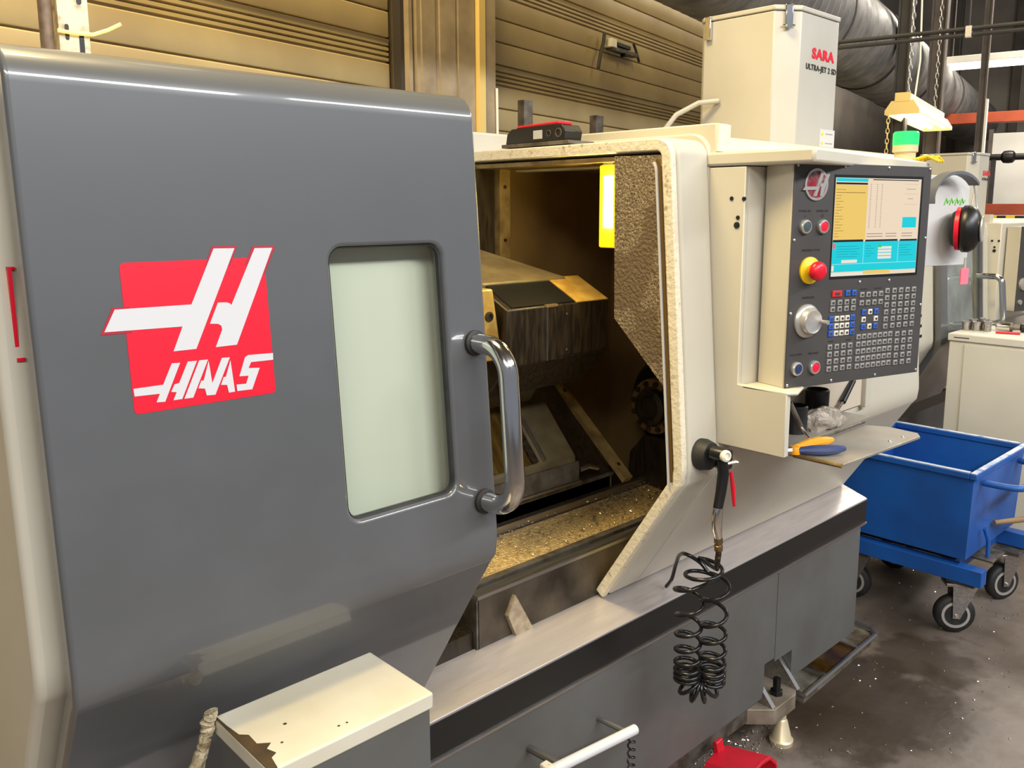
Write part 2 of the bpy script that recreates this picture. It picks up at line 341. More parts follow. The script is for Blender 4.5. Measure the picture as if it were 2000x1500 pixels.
# levelling bracket, foot, drip tray
br = obj('leg_bracket', B().prism_z([(2.00, 1.30), (2.05, 1.214), (2.105, 1.158), (2.225, 1.158), (2.275, 1.186), (2.275, 1.40), (2.0, 1.40)], 0.112, 0.16), mat('bracket_paint', (150, 138, 122), 0.45, 0.2, rgb2=(116, 104, 88), vscale=14), L, bevel=0.002)
for x in (2.112, 2.255):
    obj('gusset', B().prism_x([(1.165, 0.16), (1.40, 0.16), (1.40, 0.30), (1.26, 0.27)], x-0.008, x+0.008), M_steel, br)
obj('bolt', B().lathe((2.185, 1.20, 0.16), (0, 0, 1), [(0.02, 0), (0.02, 0.012), (0.013, 0.014), (0.013, 0.05), (0, 0.052)], 6), M_blackp, br)
obj('levelling_foot', B().lathe((2.2, 1.185, 0), (0, 0, 1), [(0.034, 0), (0.036, 0.014), (0.030, 0.02), (0.016, 0.075), (0.012, 0.08), (0.012, 0.12)], 20), mat('galvanised_foot', (222, 206, 170), 0.35, 0.4), br)
tr = obj('drip_tray', B().prism_z([(2.31, 1.175), (2.845, 1.192), (2.885, 1.225), (2.885, 1.6), (2.31, 1.6)], 0.085, 0.10), mat('tray_steel', (150, 146, 136), 0.4, 0.5, rgb2=(96, 84, 62), vscale=16), L)
for p0, p1 in (((2.31, 1.175), (2.845, 1.192)), ((2.845, 1.192), (2.885, 1.225)), ((2.885, 1.225), (2.885, 1.6)), ((2.31, 1.6), (2.31, 1.175))):
    obj('rim', B().tube([(*p0, 0.112), (*p1, 0.112)], 0.008, 6), M_steel, tr)
obj('divider', B().box(2.46, 2.472, 1.18, 1.5, 0.10, 0.118), M_steel, tr); obj('divider', B().box(2.70, 2.712, 1.19, 1.5, 0.10, 0.118), M_steel, tr)
obj('oil_pool', B().box(2.472, 2.70, 1.19, 1.5, 0.10, 0.106), M_oiled, tr)
obj('tray_foot', B().lathe((2.74, 1.28, 0), (0, 0, 1), [(0.03, 0), (0.03, 0.02), (0.015, 0.03), (0.015, 0.085)], 16), M_blackp, tr)
# left body behind the open door
obj('headstock_cover', B().prism_x(profile(0.055, top=1.765, back=2.15) + [(2.15, 0.6), (1.33, 0.6)], 0.232, 0.94), M_cream, L, bevel=0.012, seg=3)
st = obj('edge_sticker', B().box(0.252, 0.2562, face_y(1.48, 0.052), face_y(1.48, 0.06), 1.425, 1.535), M_redl, L)
for z in (1.425, 1.531):
    obj('sticker_end', B().box(0.252, 0.2605, face_y(z, 0.0525), face_y(z, 0.06), z, z+0.004), M_redl, st)
# sliding door
dp = profile(0.0, back=1.30)
door = obj('door', B().prism_x(shell(dp, 0.03), 0.258, 0.928), M_door, L, label='glossy grey sliding door')
cut(door, B().prism_y(rrect(0.643, 0.846, 1.145, 1.548, 0.022), 0.9, 1.13))
bv = door.modifiers.new('bevel', 'BEVEL'); bv.width = 0.006; bv.segments = 3; bv.limit_method = 'ANGLE'; bv.angle_limit = R(50)
def on_door(x, z, off=0.0): return Vector((x, face_y(z) - off, z))
NRM = Vector((0, -1, TL)).normalized()
ro, ri = rrect(0.643, 0.846, 1.145, 1.548, 0.022), rrect(0.646, 0.842, 1.148, 1.545, 0.019)
bs = B(); bs.loft([[on_door(x, z, -0.006) for x, z in ro], [on_door(x, z, -0.007) for x, z in ri], [on_door(x, z, -0.015) for x, z in ri], [on_door(x, z, -0.015) for x, z in ro], [on_door(x, z, -0.006) for x, z in ro]], cap=False)
obj('window_seal', bs, M_rubber, door)
obj('window_pane', B().poly([on_door(x, z, -0.016) for x, z in ro], -NRM, 0.004), G_pane, door)
obj('window_backing', B().poly([on_door(x, z, -0.050) for x, z in rrect(0.60, 0.885, 1.10, 1.59, 0.01)], -NRM, 0.003), M_back, door)
# handle: bent bar on two round seats
hp = []
za, zb_, xo = 1.118, 1.384, 0.90
for i in range(9): a = R(90*i/8); hp.append(on_door(xo, za + 0.045 - 0.045*math.cos(a) + 0.0, 0.0) + NRM*(0.035 + 0.045*math.sin(a)) if i else on_door(xo, za, 0.0) + NRM*0.035)
hp = [on_door(xo, za) - NRM*0.004] + hp
top_ = [on_door(xo, za+zb_ - p.z) for p in hp]
hq = []
for p in hp:
    d = (p - on_door(xo, p.z)).dot(NRM); q = on_door(xo, za + zb_ - p.z); hq.append(q + NRM*d)
hdl = obj('door_handle', B().tube(hp + hq[::-1], 0.0165, 16), M_chrome, door, smooth=60, label='polished steel bow handle')
for z in (za, zb_):
    obj('handle_seat', B().lathe(on_door(xo, z), NRM, [(0.021, -0.002), (0.021, 0.006), (0.017, 0.008)], 20), M_rubber, door)
# emblem on the door
P1 = [(0.475, 1.5511), (0.503, 1.5506), (0.4405, 1.4254), (0.4117, 1.4255), (0.4257, 1.4553), (0.3334, 1.457), (0.3475, 1.4827), (0.4397, 1.482)]
P2 = [(0.5308, 1.5498), (0.5561, 1.5495), (0.4945, 1.4249), (0.4658, 1.4248), (0.4765, 1.4466), (0.4758, 1.4517), (0.4715, 1.4545), (0.461, 1.4555), (0.4741, 1.4818), (0.4848, 1.4813), (0.4896, 1.4799), (0.4919, 1.4773)]
RED = [[(0.4729, 1.5539), (0.5067, 1.5534), (0.495, 1.5275), (0.4616, 1.529)], [(0.5279, 1.5523), (0.561, 1.5518), (0.5418, 1.5139), (0.5153, 1.5282)], [(0.3449, 1.4851), (0.3645, 1.4848), (0.3642, 1.4529), (0.3292, 1.4539)]]
WORD = [[(0.3594, 1.3858), (0.395, 1.3859), (0.408, 1.4109), (0.4184, 1.4104), (0.3954, 1.3644), (0.385, 1.3653), (0.3899, 1.3753), (0.3599, 1.3763)],
 [(0.428, 1.4107), (0.4398, 1.4104), (0.4166, 1.3646), (0.4055, 1.3647), (0.4105, 1.3741), (0.4038, 1.3756), (0.4089, 1.3844), (0.4147, 1.3852)],
 [(0.4427, 1.4105), (0.4542, 1.4102), (0.4306, 1.3643), (0.4193, 1.3645)],
 [(0.4548, 1.4083), (0.4569, 1.3793), (0.4725, 1.4101), (0.4834, 1.4096), (0.4595, 1.3637), (0.4482, 1.3645), (0.4466, 1.3735), (0.4383, 1.3751), (0.4429, 1.3844), (0.446, 1.384)],
 [(0.4837, 1.4056), (0.4861, 1.3638), (0.4777, 1.3637), (0.4762, 1.3741), (0.468, 1.3753), (0.4727, 1.3851), (0.4755, 1.3848)],
 [(0.5441, 1.4083), (0.5436, 1.3991), (0.5118, 1.3997), (0.5076, 1.3923), (0.5232, 1.3908), (0.5101, 1.3635), (0.4892, 1.3641), (0.489, 1.3728), (0.5023, 1.3721), (0.5067, 1.3822), (0.4939, 1.3831), (0.5039, 1.4072), (0.5089, 1.4096)]]
def film(name, polys, off, m, parent):
    b = B()
    for p in polys: b.poly([on_door(x, z, off) for x, z in p], NRM, 0.0003)
    return obj(name, b, m, parent, smooth=0)
film('emblem_plate', [rrect(0.358, 0.5435, 1.354, 1.5375, 0.006)], 0.0002, M_redl, door)
for q in RED: film('emblem_outline', [q], 0.0003, M_redd, door)
for q in (P1, P2): film('emblem_symbol', [q], 0.0008, M_white, door)
for q in WORD: film('emblem_letter', [q], 0.0008, M_white, door)
# jamb on the right of the opening: sheet bent over the shoulder, grimy inner lip
jp = profile(0.0, top=1.75, r=0.04, yb=1.265, zb=0.685, back=1.74)
jamb = obj('door_jamb', B().prism_x(shell(jp, 0.03), 1.478, 1.588), M_cream, L, bevel=0.008, seg=3)
obj('jamb_lip', B().prism_x(shell([(y+0.004, z-0.002) for y, z in jp], 0.026), 1.460, 1.477), M_creamdirty, jamb, bevel=0.003)
obj('jamb_rail', B().prism_x(shell([(y+0.036, z-0.036) for y, z in jp[3:-6]], 0.004), 1.454, 1.462), M_paper, jamb)
obj('gap_line', B().prism_x(shell([(y+0.029, z-0.030) for y, z in jp[3:-6]], 0.005), 1.457, 1.463), mat('dark_amber', (96, 70, 24), 0.4), jamb)  # dark brown strip along the gap behind the lip
# right-hand body
rp = profile(0.0, top=1.765, r=0.05, yb=1.27, zb=0.682, back=2.15)
obj('tailstock_cover', B().prism_x(shell(rp, 0.025), 1.588, 2.69), M_cream, L, bevel=0.004)
obj('end_plate', B().prism_x(profile(0.012, top=1.755, r=0.05, yb=1.27, zb=0.682, back=2.15) + [(2.15, 0.6), (1.3, 0.6)], 2.665, 2.686), M_cream, L)
obj('rear_plate', B().box(0.24, 2.69, 2.15, 2.17, 0.57, 1.765), M_cream, L)
obj('roof_rail', B().prism_y([(1.60, 1.70), (1.65, 1.70), (1.65, 1.785), (1.60, 1.785)], 1.085, 2.1), M_cream, L, bevel=0.003)
obj('roof_rail_end', B().box(1.602, 1.648, 1.080, 1.086, 1.725, 1.783), M_creamdirty, L)
obj('rear_crossbar', B().box(0.94, 1.60, 1.74, 1.84, 1.70, 1.80), M_cream, L, bevel=0.006)
obj('rear_roof', B().box(0.94, 1.60, 1.84, 2.15, 1.74, 1.765), M_cream, L)
# ---- inside of the machine
obj('splash_panel', B().prism_x([(1.118, 1.712), (1.252, 1.716), (1.246, 1.36), (1.085, 1.205), (1.09, 1.3)], 1.462, 1.470), M_speck, L)
obj('inner_ceiling', B().box(1.47, 2.0, 1.12, 1.74, 1.705, 1.715), M_tan, L)
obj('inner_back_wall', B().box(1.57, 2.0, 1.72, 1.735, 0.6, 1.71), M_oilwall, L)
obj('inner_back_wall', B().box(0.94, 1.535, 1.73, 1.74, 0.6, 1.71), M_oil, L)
sp = obj('back_wall_post', B().box(1.535, 1.572, 1.71, 1.74, 1.0, 1.71), M_tan, L)
for z in (1.52, 1.66): obj('screw', B().lathe((1.553, 1.71, z), (0, -1, 0), [(0.005, 0), (0.005, 0.002), (0, 0.003)], 10), M_oil, sp)
obj('inner_end_wall', B().prism_x([(1.34, 0.69), (1.11, 1.04), (1.16, 1.70), (1.74, 1.70), (1.74, 0.69)], 2.0, 2.012), M_oilwall, L)
obj('inner_front_skin', B().prism_x(shell([(1.30, 0.685), (1.075, 1.03), (1.125, 1.70)], 0.004), 1.6, 2.0), M_oilwall, L)
wl_ = obj('work_light', B().box(1.486, 1.53, 1.272, 1.318, 1.515, 1.70), M_workc, L, bevel=0.004, label='lit amber work light in the machine')
obj('light_tube', B().tube([(1.481, 1.285, 1.56), (1.481, 1.285, 1.675)], 0.011, 10), M_work, wl_)
obj('lamp_bracket', B().box(1.49, 1.525, 1.28, 1.31, 1.70, 1.715), M_steel, wl_)
# turret
tu = obj('turret_cover', B().prism_x([(1.48, 1.432), (1.38, 1.382), (1.38, 1.255), (1.46, 1.17), (1.60, 1.17), (1.60, 1.432)], 1.258, 1.59), M_oil, L, bevel=0.003)
obj('cover_plate', B().poly([(1.48, 1.482, 1.434), (1.592, 1.482, 1.434), (1.592, 1.379, 1.3825), (1.48, 1.379, 1.3825)], (0, -0.45, 0.9), 0.003), M_yellow_lit, tu)
obj('cover_inset', B().poly([(1.275, 1.478, 1.432), (1.478, 1.478, 1.432), (1.478, 1.384, 1.385), (1.275, 1.384, 1.385)], (0, -0.45, 0.9), 0.002), M_blackp, tu)
obj('front_strap', B().box(1.38, 1.41, 1.376, 1.381, 1.256, 1.382), M_oil, tu)
obj('strap_top', B().box(1.376, 1.412, 1.374, 1.39, 1.380, 1.386), M_tan, tu)
obj('strap_edge', B().box(1.378, 1.381, 1.375, 1.381, 1.256, 1.382), M_steel, tu)
for z in (1.36, 1.275): obj('screw', B().lathe((1.445, 1.38, z), (0, -1, 0), [(0.005, 0), (0.005, 0.002), (0, 0.004)], 10), M_screw, tu)
obj('front_plate', B().box(1.412, 1.592, 1.377, 1.381, 1.262, 1.381), M_oil, tu)
M_tand = mat('dark_oiled_tan', (108, 96, 70), 0.4, 0.1, rgb2=(82, 70, 48), vscale=12, rvar=0.15)
td = obj('turret_housing', B().loft([[(1.10, 1.47, 1.2), (1.54, 1.47, 1.2), (1.41, 1.705, 1.2), (1.10, 1.705, 1.2)], [(1.10, 1.47, 1.436), (1.54, 1.47, 1.436), (1.41, 1.705, 1.513), (1.10, 1.705, 1.513)]]), M_tand, L, bevel=0.004)
obj('housing_plate', B().box(1.12, 1.40, 1.675, 1.705, 1.505, 1.522), M_tan, td)
tf = obj('tool_disc', B().lathe((1.215, 1.57, 1.30), (1, 0, 0), [(0.02, -0.06), (0.12, -0.06), (0.125, -0.05), (0.125, 0.02), (0.05, 0.03)], 12), M_steeld, L)
obj('tool_block', B().loft([[(1.19, 1.40, 1.27), (1.262, 1.40, 1.27), (1.262, 1.43, 1.27), (1.19, 1.43, 1.27)], [(1.19, 1.40, 1.43), (1.235, 1.40, 1.43), (1.235, 1.43, 1.43), (1.19, 1.43, 1.43)]]), M_yellow_lit, tf, bevel=0.004)
for z in (1.33, 1.39): obj('socket_screw', B().lathe((1.222, 1.40, z-0.02), (0, -1, 0), [(0.011, 0), (0.011, 0.004), (0.006, 0.0045), (0.006, 0.001)], 14), M_oil, tf)
obj('tool_block', B().box(1.262, 1.28, 1.385, 1.44, 1.29, 1.36), M_steel, tf, bevel=0.003)
obj('boring_bar', B().tube([(1.29, 1.42, 1.20), (1.24, 1.36, 1.12)], [0.02, 0.012], 12), M_oil, tf)
# slanted bed, saddle, tailstock nose
bed = obj('slant_bed', B().prism_x([(1.50, 0.80), (1.50, 0.885), (1.735, 1.11), (1.735, 0.80)], 0.95, 1.752), M_oil, L)
obj('bed_edge_strip', B().prism_x([(1.455, 0.86), (1.735, 1.10), (1.735, 1.116), (1.445, 0.872)], 1.752, 1.785), M_tan, bed)
for k in (0.12, 0.85): obj('screw', B().lathe((1.768, 1.45+0.285*k, 0.873+0.243*k), (0, -0.65, 0.75), [(0.006, 0), (0.006, 0.003), (0, 0.004)], 10), M_oil, bed)
sd = obj('saddle', B().prism_x([(1.48, 0.895), (1.48, 0.965), (1.62, 1.12), (1.72, 1.17), (1.72, 1.0), (1.53, 0.88)], 1.10, 1.59), M_tand, L, bevel=0.003)
obj('saddle_apron', B().box(1.10, 1.595, 1.472, 1.481, 0.90, 0.95), M_steeld, sd)
obj('apron_edge', B().box(1.10, 1.60, 1.468, 1.482, 0.893, 0.899), M_steel, sd)
obj('way_cover', B().poly([(1.12, 1.484, 0.972), (1.43, 1.484, 0.972), (1.43, 1.615, 1.117), (1.12, 1.615, 1.117)], (0, -0.7, 0.7), 0.004), mat('gleam_streaked_cover', (132, 104, 48), 0.16, 0.6, rgb2=(70, 52, 22), vscale=9, stretch=(6, 1, 1)), sd)  # yellow gleam on the dark cover is painted into its streaks
obj('way_cover_edge', B().poly([(1.43, 1.484, 0.972), (1.452, 1.484, 0.972), (1.452, 1.615, 1.117), (1.43, 1.615, 1.117)], (0, -0.7, 0.7), 0.010), M_oil, sd)
obj('way_cover_edge', B().poly([(1.475, 1.484, 0.972), (1.482, 1.484, 0.972), (1.482, 1.615, 1.117), (1.475, 1.615, 1.117)], (0, -0.7, 0.7), 0.007), M_steel, sd)
obj('carriage_neck', B().prism_x([(1.60, 1.10), (1.54, 1.19), (1.70, 1.2), (1.70, 1.1)], 1.24, 1.54), M_tand, sd, bevel=0.003)
obj('way_shelf', B().box(1.0, 1.76, 1.50, 1.56, 0.838, 0.880), M_tand, sd, bevel=0.002)
obj('way_shelf_edge', B().box(1.0, 1.76, 1.494, 1.50, 0.872, 0.882), M_steeld, sd)
obj('coolant_pipe', B().tube([(1.60, 1.475, 0.925), (1.63, 1.47, 0.93), (1.66, 1.465, 0.92)], 0.007, 8), M_steel, sd)
tn = obj('tailstock_nose', B().lathe((2.0, 1.45, 1.055), (-1, 0, 0), [(0.13, 0), (0.128, 0.06), (0.115, 0.075), (0.09, 0.08)], 32), M_blackp, L)
obj('spindle_ring', B().lathe((1.92, 1.45, 1.055), (-1, 0, 0), [(0.078, 0), (0.08, 0.01), (0.078, 0.045), (0.058, 0.05), (0.052, 0.04)], 32), M_oilwall, tn)
obj('live_centre', B().lathe((1.885, 1.45, 1.055), (-1, 0, 0), [(0.05, -0.01), (0.05, 0.03), (0.035, 0.035), (0.030, 0.02)], 28), M_oil, tn)
for k in range(12):
    a = R(30*k+10); obj('nose_bolt', B().lathe((1.871, 1.45+0.066*math.cos(a), 1.055+0.066*math.sin(a)), (-1, 0, 0), [(0.008, 0), (0.008, 0.006), (0.004, 0.007)], 8), M_oil, tn)
obj('tailstock_body', B().prism_x([(1.33, 0.86), (1.36, 0.80), (1.56, 0.80), (1.55, 0.90), (1.50, 0.96), (1.34, 0.96)], 1.90, 2.0), M_oil, tn)
# chip pan at the foot of the opening
fp = obj('pan_front', B().box(1.09, 1.98, 1.29, 1.30, 0.60, 0.795), mat('pan_sheet_steel', (104, 94, 80), 0.38, 0.6, rgb2=(58, 50, 40), vscale=9, rvar=0.15), L)
obj('pan_end', B().box(1.085, 1.092, 1.29, 1.5, 0.60, 0.795), M_steeld, fp)
obj('pan_flange', B().box(1.085, 1.98, 1.285, 1.315, 0.795, 0.803), M_steel, fp)
obj('pan_flange', B().box(1.09, 1.98, 1.325, 1.345, 0.79, 0.806), M_steeld, fp)
obj('chip_slope', B().prism_x([(1.345, 0.79), (1.35, 0.80), (1.485, 0.815), (1.485, 0.79)], 1.0, 1.98), M_pan, fp)
obj('way_rail', B().box(1.0, 1.98, 1.49, 1.505, 0.80, 0.835), M_steel, fp)
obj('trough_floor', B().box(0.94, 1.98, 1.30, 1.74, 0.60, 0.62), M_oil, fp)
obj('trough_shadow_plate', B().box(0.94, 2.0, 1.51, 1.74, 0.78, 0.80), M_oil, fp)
obj('front_gusset', B().prism_y([(1.165, 0.735), (1.187, 0.776), (1.255, 0.655), (1.20, 0.655)], 1.278, 1.291), mat('bare_bracket', (176, 158, 132), 0.5, rgb2=(150, 132, 106), vscale=60), fp)
obj('sill_end_block', B().box(0.94, 1.085, 1.30, 1.34, 0.60, 0.72), M_oil, fp)
# chips lying in the pan: too many to count
ch = B()
for i in range(700):
    if random.random() < 0.35: x, y = random.uniform(1.65, 1.95), random.gauss(1.47, 0.03)
    else: x, y = random.uniform(1.08, 1.95), random.uniform(1.35, 1.5)
    z = 0.803 + max(0, (y-1.35))*0.11 + 0.003; r = random.uniform(0.0012, 0.004); a = random.uniform(0, 6.3)
    p = Vector((x, min(y, 1.505), z)); d = Vector((math.cos(a), math.sin(a), random.uniform(-.3, .6)))*r; e = Vector((-math.sin(a), math.cos(a), random.uniform(-.3, .6)))*r*0.6; n = Vector((0, 0, r*0.5))
    ch.add([p-d-e, p+d-e, p+d+e, p-d+e, p+n], [(0, 1, 4), (1, 2, 4), (2, 3, 4), (3, 0, 4)])
co = obj('chips', ch, M_chip, L, smooth=0); co['kind'] = 'stuff'

# ---- control housing and pendant
hs = obj('control_housing', B().prism_z([(1.59, 1.10), (1.59, 1.015), (1.60, 0.998), (1.62, 0.99), (2.30, 0.99), (2.30, 1.10)], 1.222, 1.69), M_cream, L, label='cream housing behind the control panel')
obj('housing_side', B().prism_x([(1.09, 1.69), (1.09, 1.085), (0.882, 1.085), (0.882, 1.222), (1.0, 1.226), (1.0, 1.69)], 1.588, 1.606), M_cream, hs, bevel=0.002)
obj('housing_lip', B().prism_z([(1.588, 0.99), (1.588, 0.882), (1.61, 0.868), (1.70, 0.90), (1.80, 0.99)], 1.218, 1.226), M_cream, hs, bevel=0.003)
obj('housing_cap', B().prism_z([(1.585, 1.10), (1.585, 0.846), (1.60, 0.842), (2.306, 0.908), (2.306, 1.10)], 1.692, 1.722), M_cream, hs, bevel=0.006)
for y, z, r in ((1.032, 1.624, .0045), (0.999+.003, 1.623, .0045), (1.015, 1.584, .0045), (1.017, 1.568, .007)):
    obj('bolt_hole', B().lathe((1.5895, y, z), (-1, 0, 0), [(r, 0), (r, 0.003), (r*0.6, 0.0035)], 14), M_blackp, hs)
PC, AN = Vector((1.62, 0.908, 1.22)), R(15.5)
PU, PN = Vector((math.cos(AN), -math.sin(AN), 0)), Vector((math.sin(AN), math.cos(AN), 0))
def pp(a, b, c=0.0): return PC + PU*a + Vector((0, 0, b)) - PN*c
PM = Matrix(((PU.x, PN.x, 0, PC.x), (PU.y, PN.y, 0, PC.y), (0, 0, 1, PC.z), (0, 0, 0, 1)))
def pbox(a0, a1, b0, b1, c0, c1): return B().box(a0, a1, -c1, -c0, b0, b1).xf(PM)
ROT = (0, 0, -AN)
pend = obj('control_pendant', pbox(0.0, 0.421, 0.004, 0.474, -0.08, 0.0), M_cream, L, bevel=0.004, label='control pendant with lit screen and keypad')
obj('face_plate', pbox(0.0, 0.4215, 0.004, 0.476, 0.0, 0.003), M_panel, pend, bevel=0.001)
bz = B(); ro = [(0.1145, 0.2335), (0.394, 0.2335), (0.394, 0.4535), (0.1145, 0.4535)]
obj('screen_bezel', pbox(0.1145, 0.394, 0.2335, 0.4535, 0.003, 0.0042), M_blackp, pend)
SC = {}
def smat(rgb): 
    k = 'screen_%d_%d_%d' % rgb
    return emit(k, rgb, 0.92)
scr_b = B(); scr_m = []
def srect(a0, b0, a1, b1, rgb, lift=0.0):
    m = smat(rgb)
    if m not in scr_m: scr_m.append(m)
    q = pbox(a0, a1, b0, b1, 0.0042, 0.0046 + lift); scr_b.add(q.v, q.f, scr_m.index(m))
PINK, YEL, CY, BLK, WH = (246, 224, 196), (246, 208, 108), (20, 214, 226), (34, 28, 30), (244, 236, 222)
srect(0.1170, 0.2390, 0.3872, 0.4475, PINK)
srect(0.1185, 0.4395, 0.2150, 0.4465, CY, .0001); srect(0.1185, 0.4335, 0.2140, 0.4375, BLK, .0001); srect(0.1172, 0.3166, 0.2150, 0.4330, YEL, .0001)
srect(0.2300, 0.4435, 0.3780, 0.4455, BLK, .0001); srect(0.3319, 0.3410, 0.3780, 0.3642, CY, .0001)
srect(0.1170, 0.2480, 0.3865, 0.3126, CY, .0001); srect(0.1172, 0.3120, 0.2100, 0.3168, BLK, .0002); srect(0.2165, 0.3120, 0.3200, 0.3160, BLK, .0002); srect(0.3280, 0.3115, 0.3850, 0.3155, BLK, .0002)
for i in range(4): srect(0.2585, 0.2735+i*0.0072, 0.3020, 0.2790+i*0.0072, WH, .0002)
srect(0.2590, 0.2985, 0.2690, 0.3040, (40, 220, 70), .0003); srect(0.1463, 0.2669, 0.1942, 0.2735, WH, .0002)
srect(0.1172, 0.2640, 0.3860, 0.2655, (150, 236, 240), .0002); srect(0.2118, 0.2655, 0.2135, 0.3126, (150, 236, 240), .0002); srect(0.3230, 0.2655, 0.3247, 0.3126, (150, 236, 240), .0002)
srect(0.1172, 0.2390, 0.3000, 0.2460, WH, .0002); srect(0.2143, 0.2409, 0.3002, 0.2490, YEL, .0003); srect(0.1172, 0.2985, 0.1270, 0.3085, (236, 120, 130), .0002); srect(0.1172, 0.2500, 0.1240, 0.2620, WH, .0002)
for i in range(17): srect(0.1195, 0.3230+i*0.0062, 0.1195+random.uniform(.008, .03), 0.3240+i*0.0062, (170, 120, 60), .0003)
srect(0.1200, 0.4160, 0.2080, 0.4172, (130, 90, 50), .0003)
for a in (0.2230, 0.2430, 0.2580):
    for i in range(21): srect(a, 0.3420+i*0.0046, a+0.0035, 0.3432+i*0.0046, (150, 120, 110), .0003)
for i in range(2): 
    for a, w in ((0.2200, .05), (0.2800, .035), (0.3320, .035)): srect(a, 0.3220+i*0.006, a+w, 0.3232+i*0.006, (120, 96, 90), .0003)
for a, w in ((0.1300, .05), (0.1700, .03), (0.2200, .03), (0.3280, .045)):
    for i in range(5): srect(a, 0.2800+i*0.0055, a+w*random.uniform(.5, 1), 0.2808+i*0.0055, (10, 130, 150), .0003)
for b_ in (0.436, 0.415, 0.392): srect(0.3330, b_, 0.3780, b_+0.0006, (200, 176, 160), .0003)
srect(0.3400, 0.4250, 0.3700, 0.4262, (170, 140, 130), .0003); srect(0.3450, 0.4040, 0.3620, 0.4052, (170, 140, 130), .0003)
obj('screen_image', scr_b, scr_m, pend, smooth=0, label='lit screen with yellow, cream and cyan fields')
# keys
def keymesh(name, w, h, m, ink=True):
    b = B(); b.loft([[(-w/2, 0, -h/2), (w/2, 0, -h/2), (w/2, 0, h/2), (-w/2, 0, h/2)], [(-w/2, -0.0022, -h/2), (w/2, -0.0022, -h/2), (w/2, -0.0022, h/2), (-w/2, -0.0022, h/2)], [(-w/2+.0012, -0.0032, -h/2+.0012), (w/2-.0012, -0.0032, -h/2+.0012), (w/2-.0012, -0.0032, h/2-.0012), (-w/2+.0012, -0.0032, h/2-.0012)]])
    if ink: b.box(-w*0.26, w*0.26, -0.0034, -0.003, -h*0.26, h*0.2, 1)
    o = obj(name, b, [m, M_keyink], None, center=False, smooth=0); me = o.data; bpy.data.objects.remove(o); return me
K = {'g': keymesh('key', .0135, .0115, M_key), 'w': keymesh('key', .0125, .0115, M_keyw), 'b': keymesh('key', .0135, .0125, M_keyb), 'r': keymesh('key', .029, .0135, M_keyr)}
def key(a, b, k='g'): place('key', K[k], pp(a, b, 0.003), pend, rot=ROT)
def grid(a0, a1, na, b0, b1, nb, k='g', skip=()):
    for j in range(nb):
        for i in range(na):
            if (i, j) in skip: continue
            kk = k(i, j) if callable(k) else k
            key(a0 + (a1-a0)*i/max(na-1, 1), b0 + (b1-b0)*j/max(nb-1, 1), kk)
key(0.139, 0.2015, 'r'); key(0.1721, 0.2015, 'b'); key(0.1918, 0.2015, 'b')
grid(0.128, 0.191, 4, 0.182, 0.168, 2)
grid(0.1262, 0.1915, 5, 0.147, 0.115, 3, lambda i, j: 'b' if i in (0, 4) else 'w')
grid(0.126, 0.1885, 4, 0.0855, 0.0372, 4)
grid(0.217, 0.2775, 4, 0.1956, 0.1775, 2)
grid(0.2265, 0.2658, 3, 0.1566, 0.124, 3, lambda i, j: 'b' if (i != 1 and j != 1) else 'w', skip=((1, 1),))
grid(0.298, 0.298, 1, 0.201, 0.1207, 6); grid(0.3215, 0.387, 4, 0.2005, 0.121, 6)
grid(0.2138, 0.3165, 7, 0.102, 0.0358, 5); grid(0.340, 0.385, 3, 0.1002, 0.034, 5)
obj('key_heading', pbox(0.212, 0.234, 0.2065, 0.209, 0.003, 0.0033), M_ink, pend); obj('key_heading', pbox(0.256, 0.280, 0.2065, 0.209, 0.003, 0.0033), M_ink, pend)
obj('key_heading', pbox(0.122, 0.138, 0.0965, 0.099, 0.003, 0.0033), M_ink, pend); obj('key_heading', pbox(0.176, 0.192, 0.0965, 0.099, 0.003, 0.0033), M_ink, pend)
for a, b_ in ((0.0075, 0.4705), (0.144, 0.4705), (0.2795, 0.4705), (0.4155, 0.4705), (0.0065, 0.318), (0.4155, 0.3165), (0.006, 0.1655), (0.4155, 0.163), (0.006, 0.0125), (0.137, 0.0105), (0.276, 0.0105), (0.415, 0.010), (0.2086, 0.224), (0.303, 0.224)):
    obj('screw', B().lathe(pp(a, b_, 0.003), -PN, [(0.0035, 0), (0.0033, 0.0015), (0.002, 0.0024), (0, 0.0026)], 10), M_screw, pend)
def button(a, b_, m):
    obj('button_ring', B().lathe(pp(a, b_, 0.003), -PN, [(0.0148, 0), (0.0148, 0.006), (0.0132, 0.008), (0.0112, 0.0085), (0.0108, 0.0065)], 24), M_silver, pend)
    obj('push_button', B().lathe(pp(a, b_, 0.004), -PN, [(0.0106, 0), (0.0106, 0.006), (0.009, 0.0068), (0, 0.0062)], 20), m, pend)
M_btng = mat('dark_green_button', (70, 84, 84), 0.3); M_btnb = mat('dark_blue_button', (44, 58, 92), 0.3); M_btnr = mat('red_button', (222, 30, 56), 0.3)
button(0.034, 0.3455, M_btng); button(0.0845, 0.3455, M_btnr); button(0.0295, 0.0465, M_btnb); button(0.081, 0.0455, M_btnr)
obj('stop_collar', B().lathe(pp(0.0535, 0.2545, 0.003), -PN, [(0.0285, 0), (0.0285, 0.004), (0.022, 0.006), (0.013, 0.010), (0.012, 0.02)], 32), M_yellow, pend)
obj('stop_button', B().lathe(pp(0.0535, 0.2545, 0.018), -PN, [(0.012, 0), (0.019, 0.003), (0.0205, 0.009), (0.0185, 0.017), (0.010, 0.0205), (0, 0.021)], 28), M_red, pend, smooth=60, label='red mushroom stop button')
obj('dial_base', B().lathe(pp(0.0525, 0.1475, 0.003), -PN, [(0.036, 0), (0.036, 0.004), (0.032, 0.009), (0.029, 0.010)], 36), M_silver, pend)
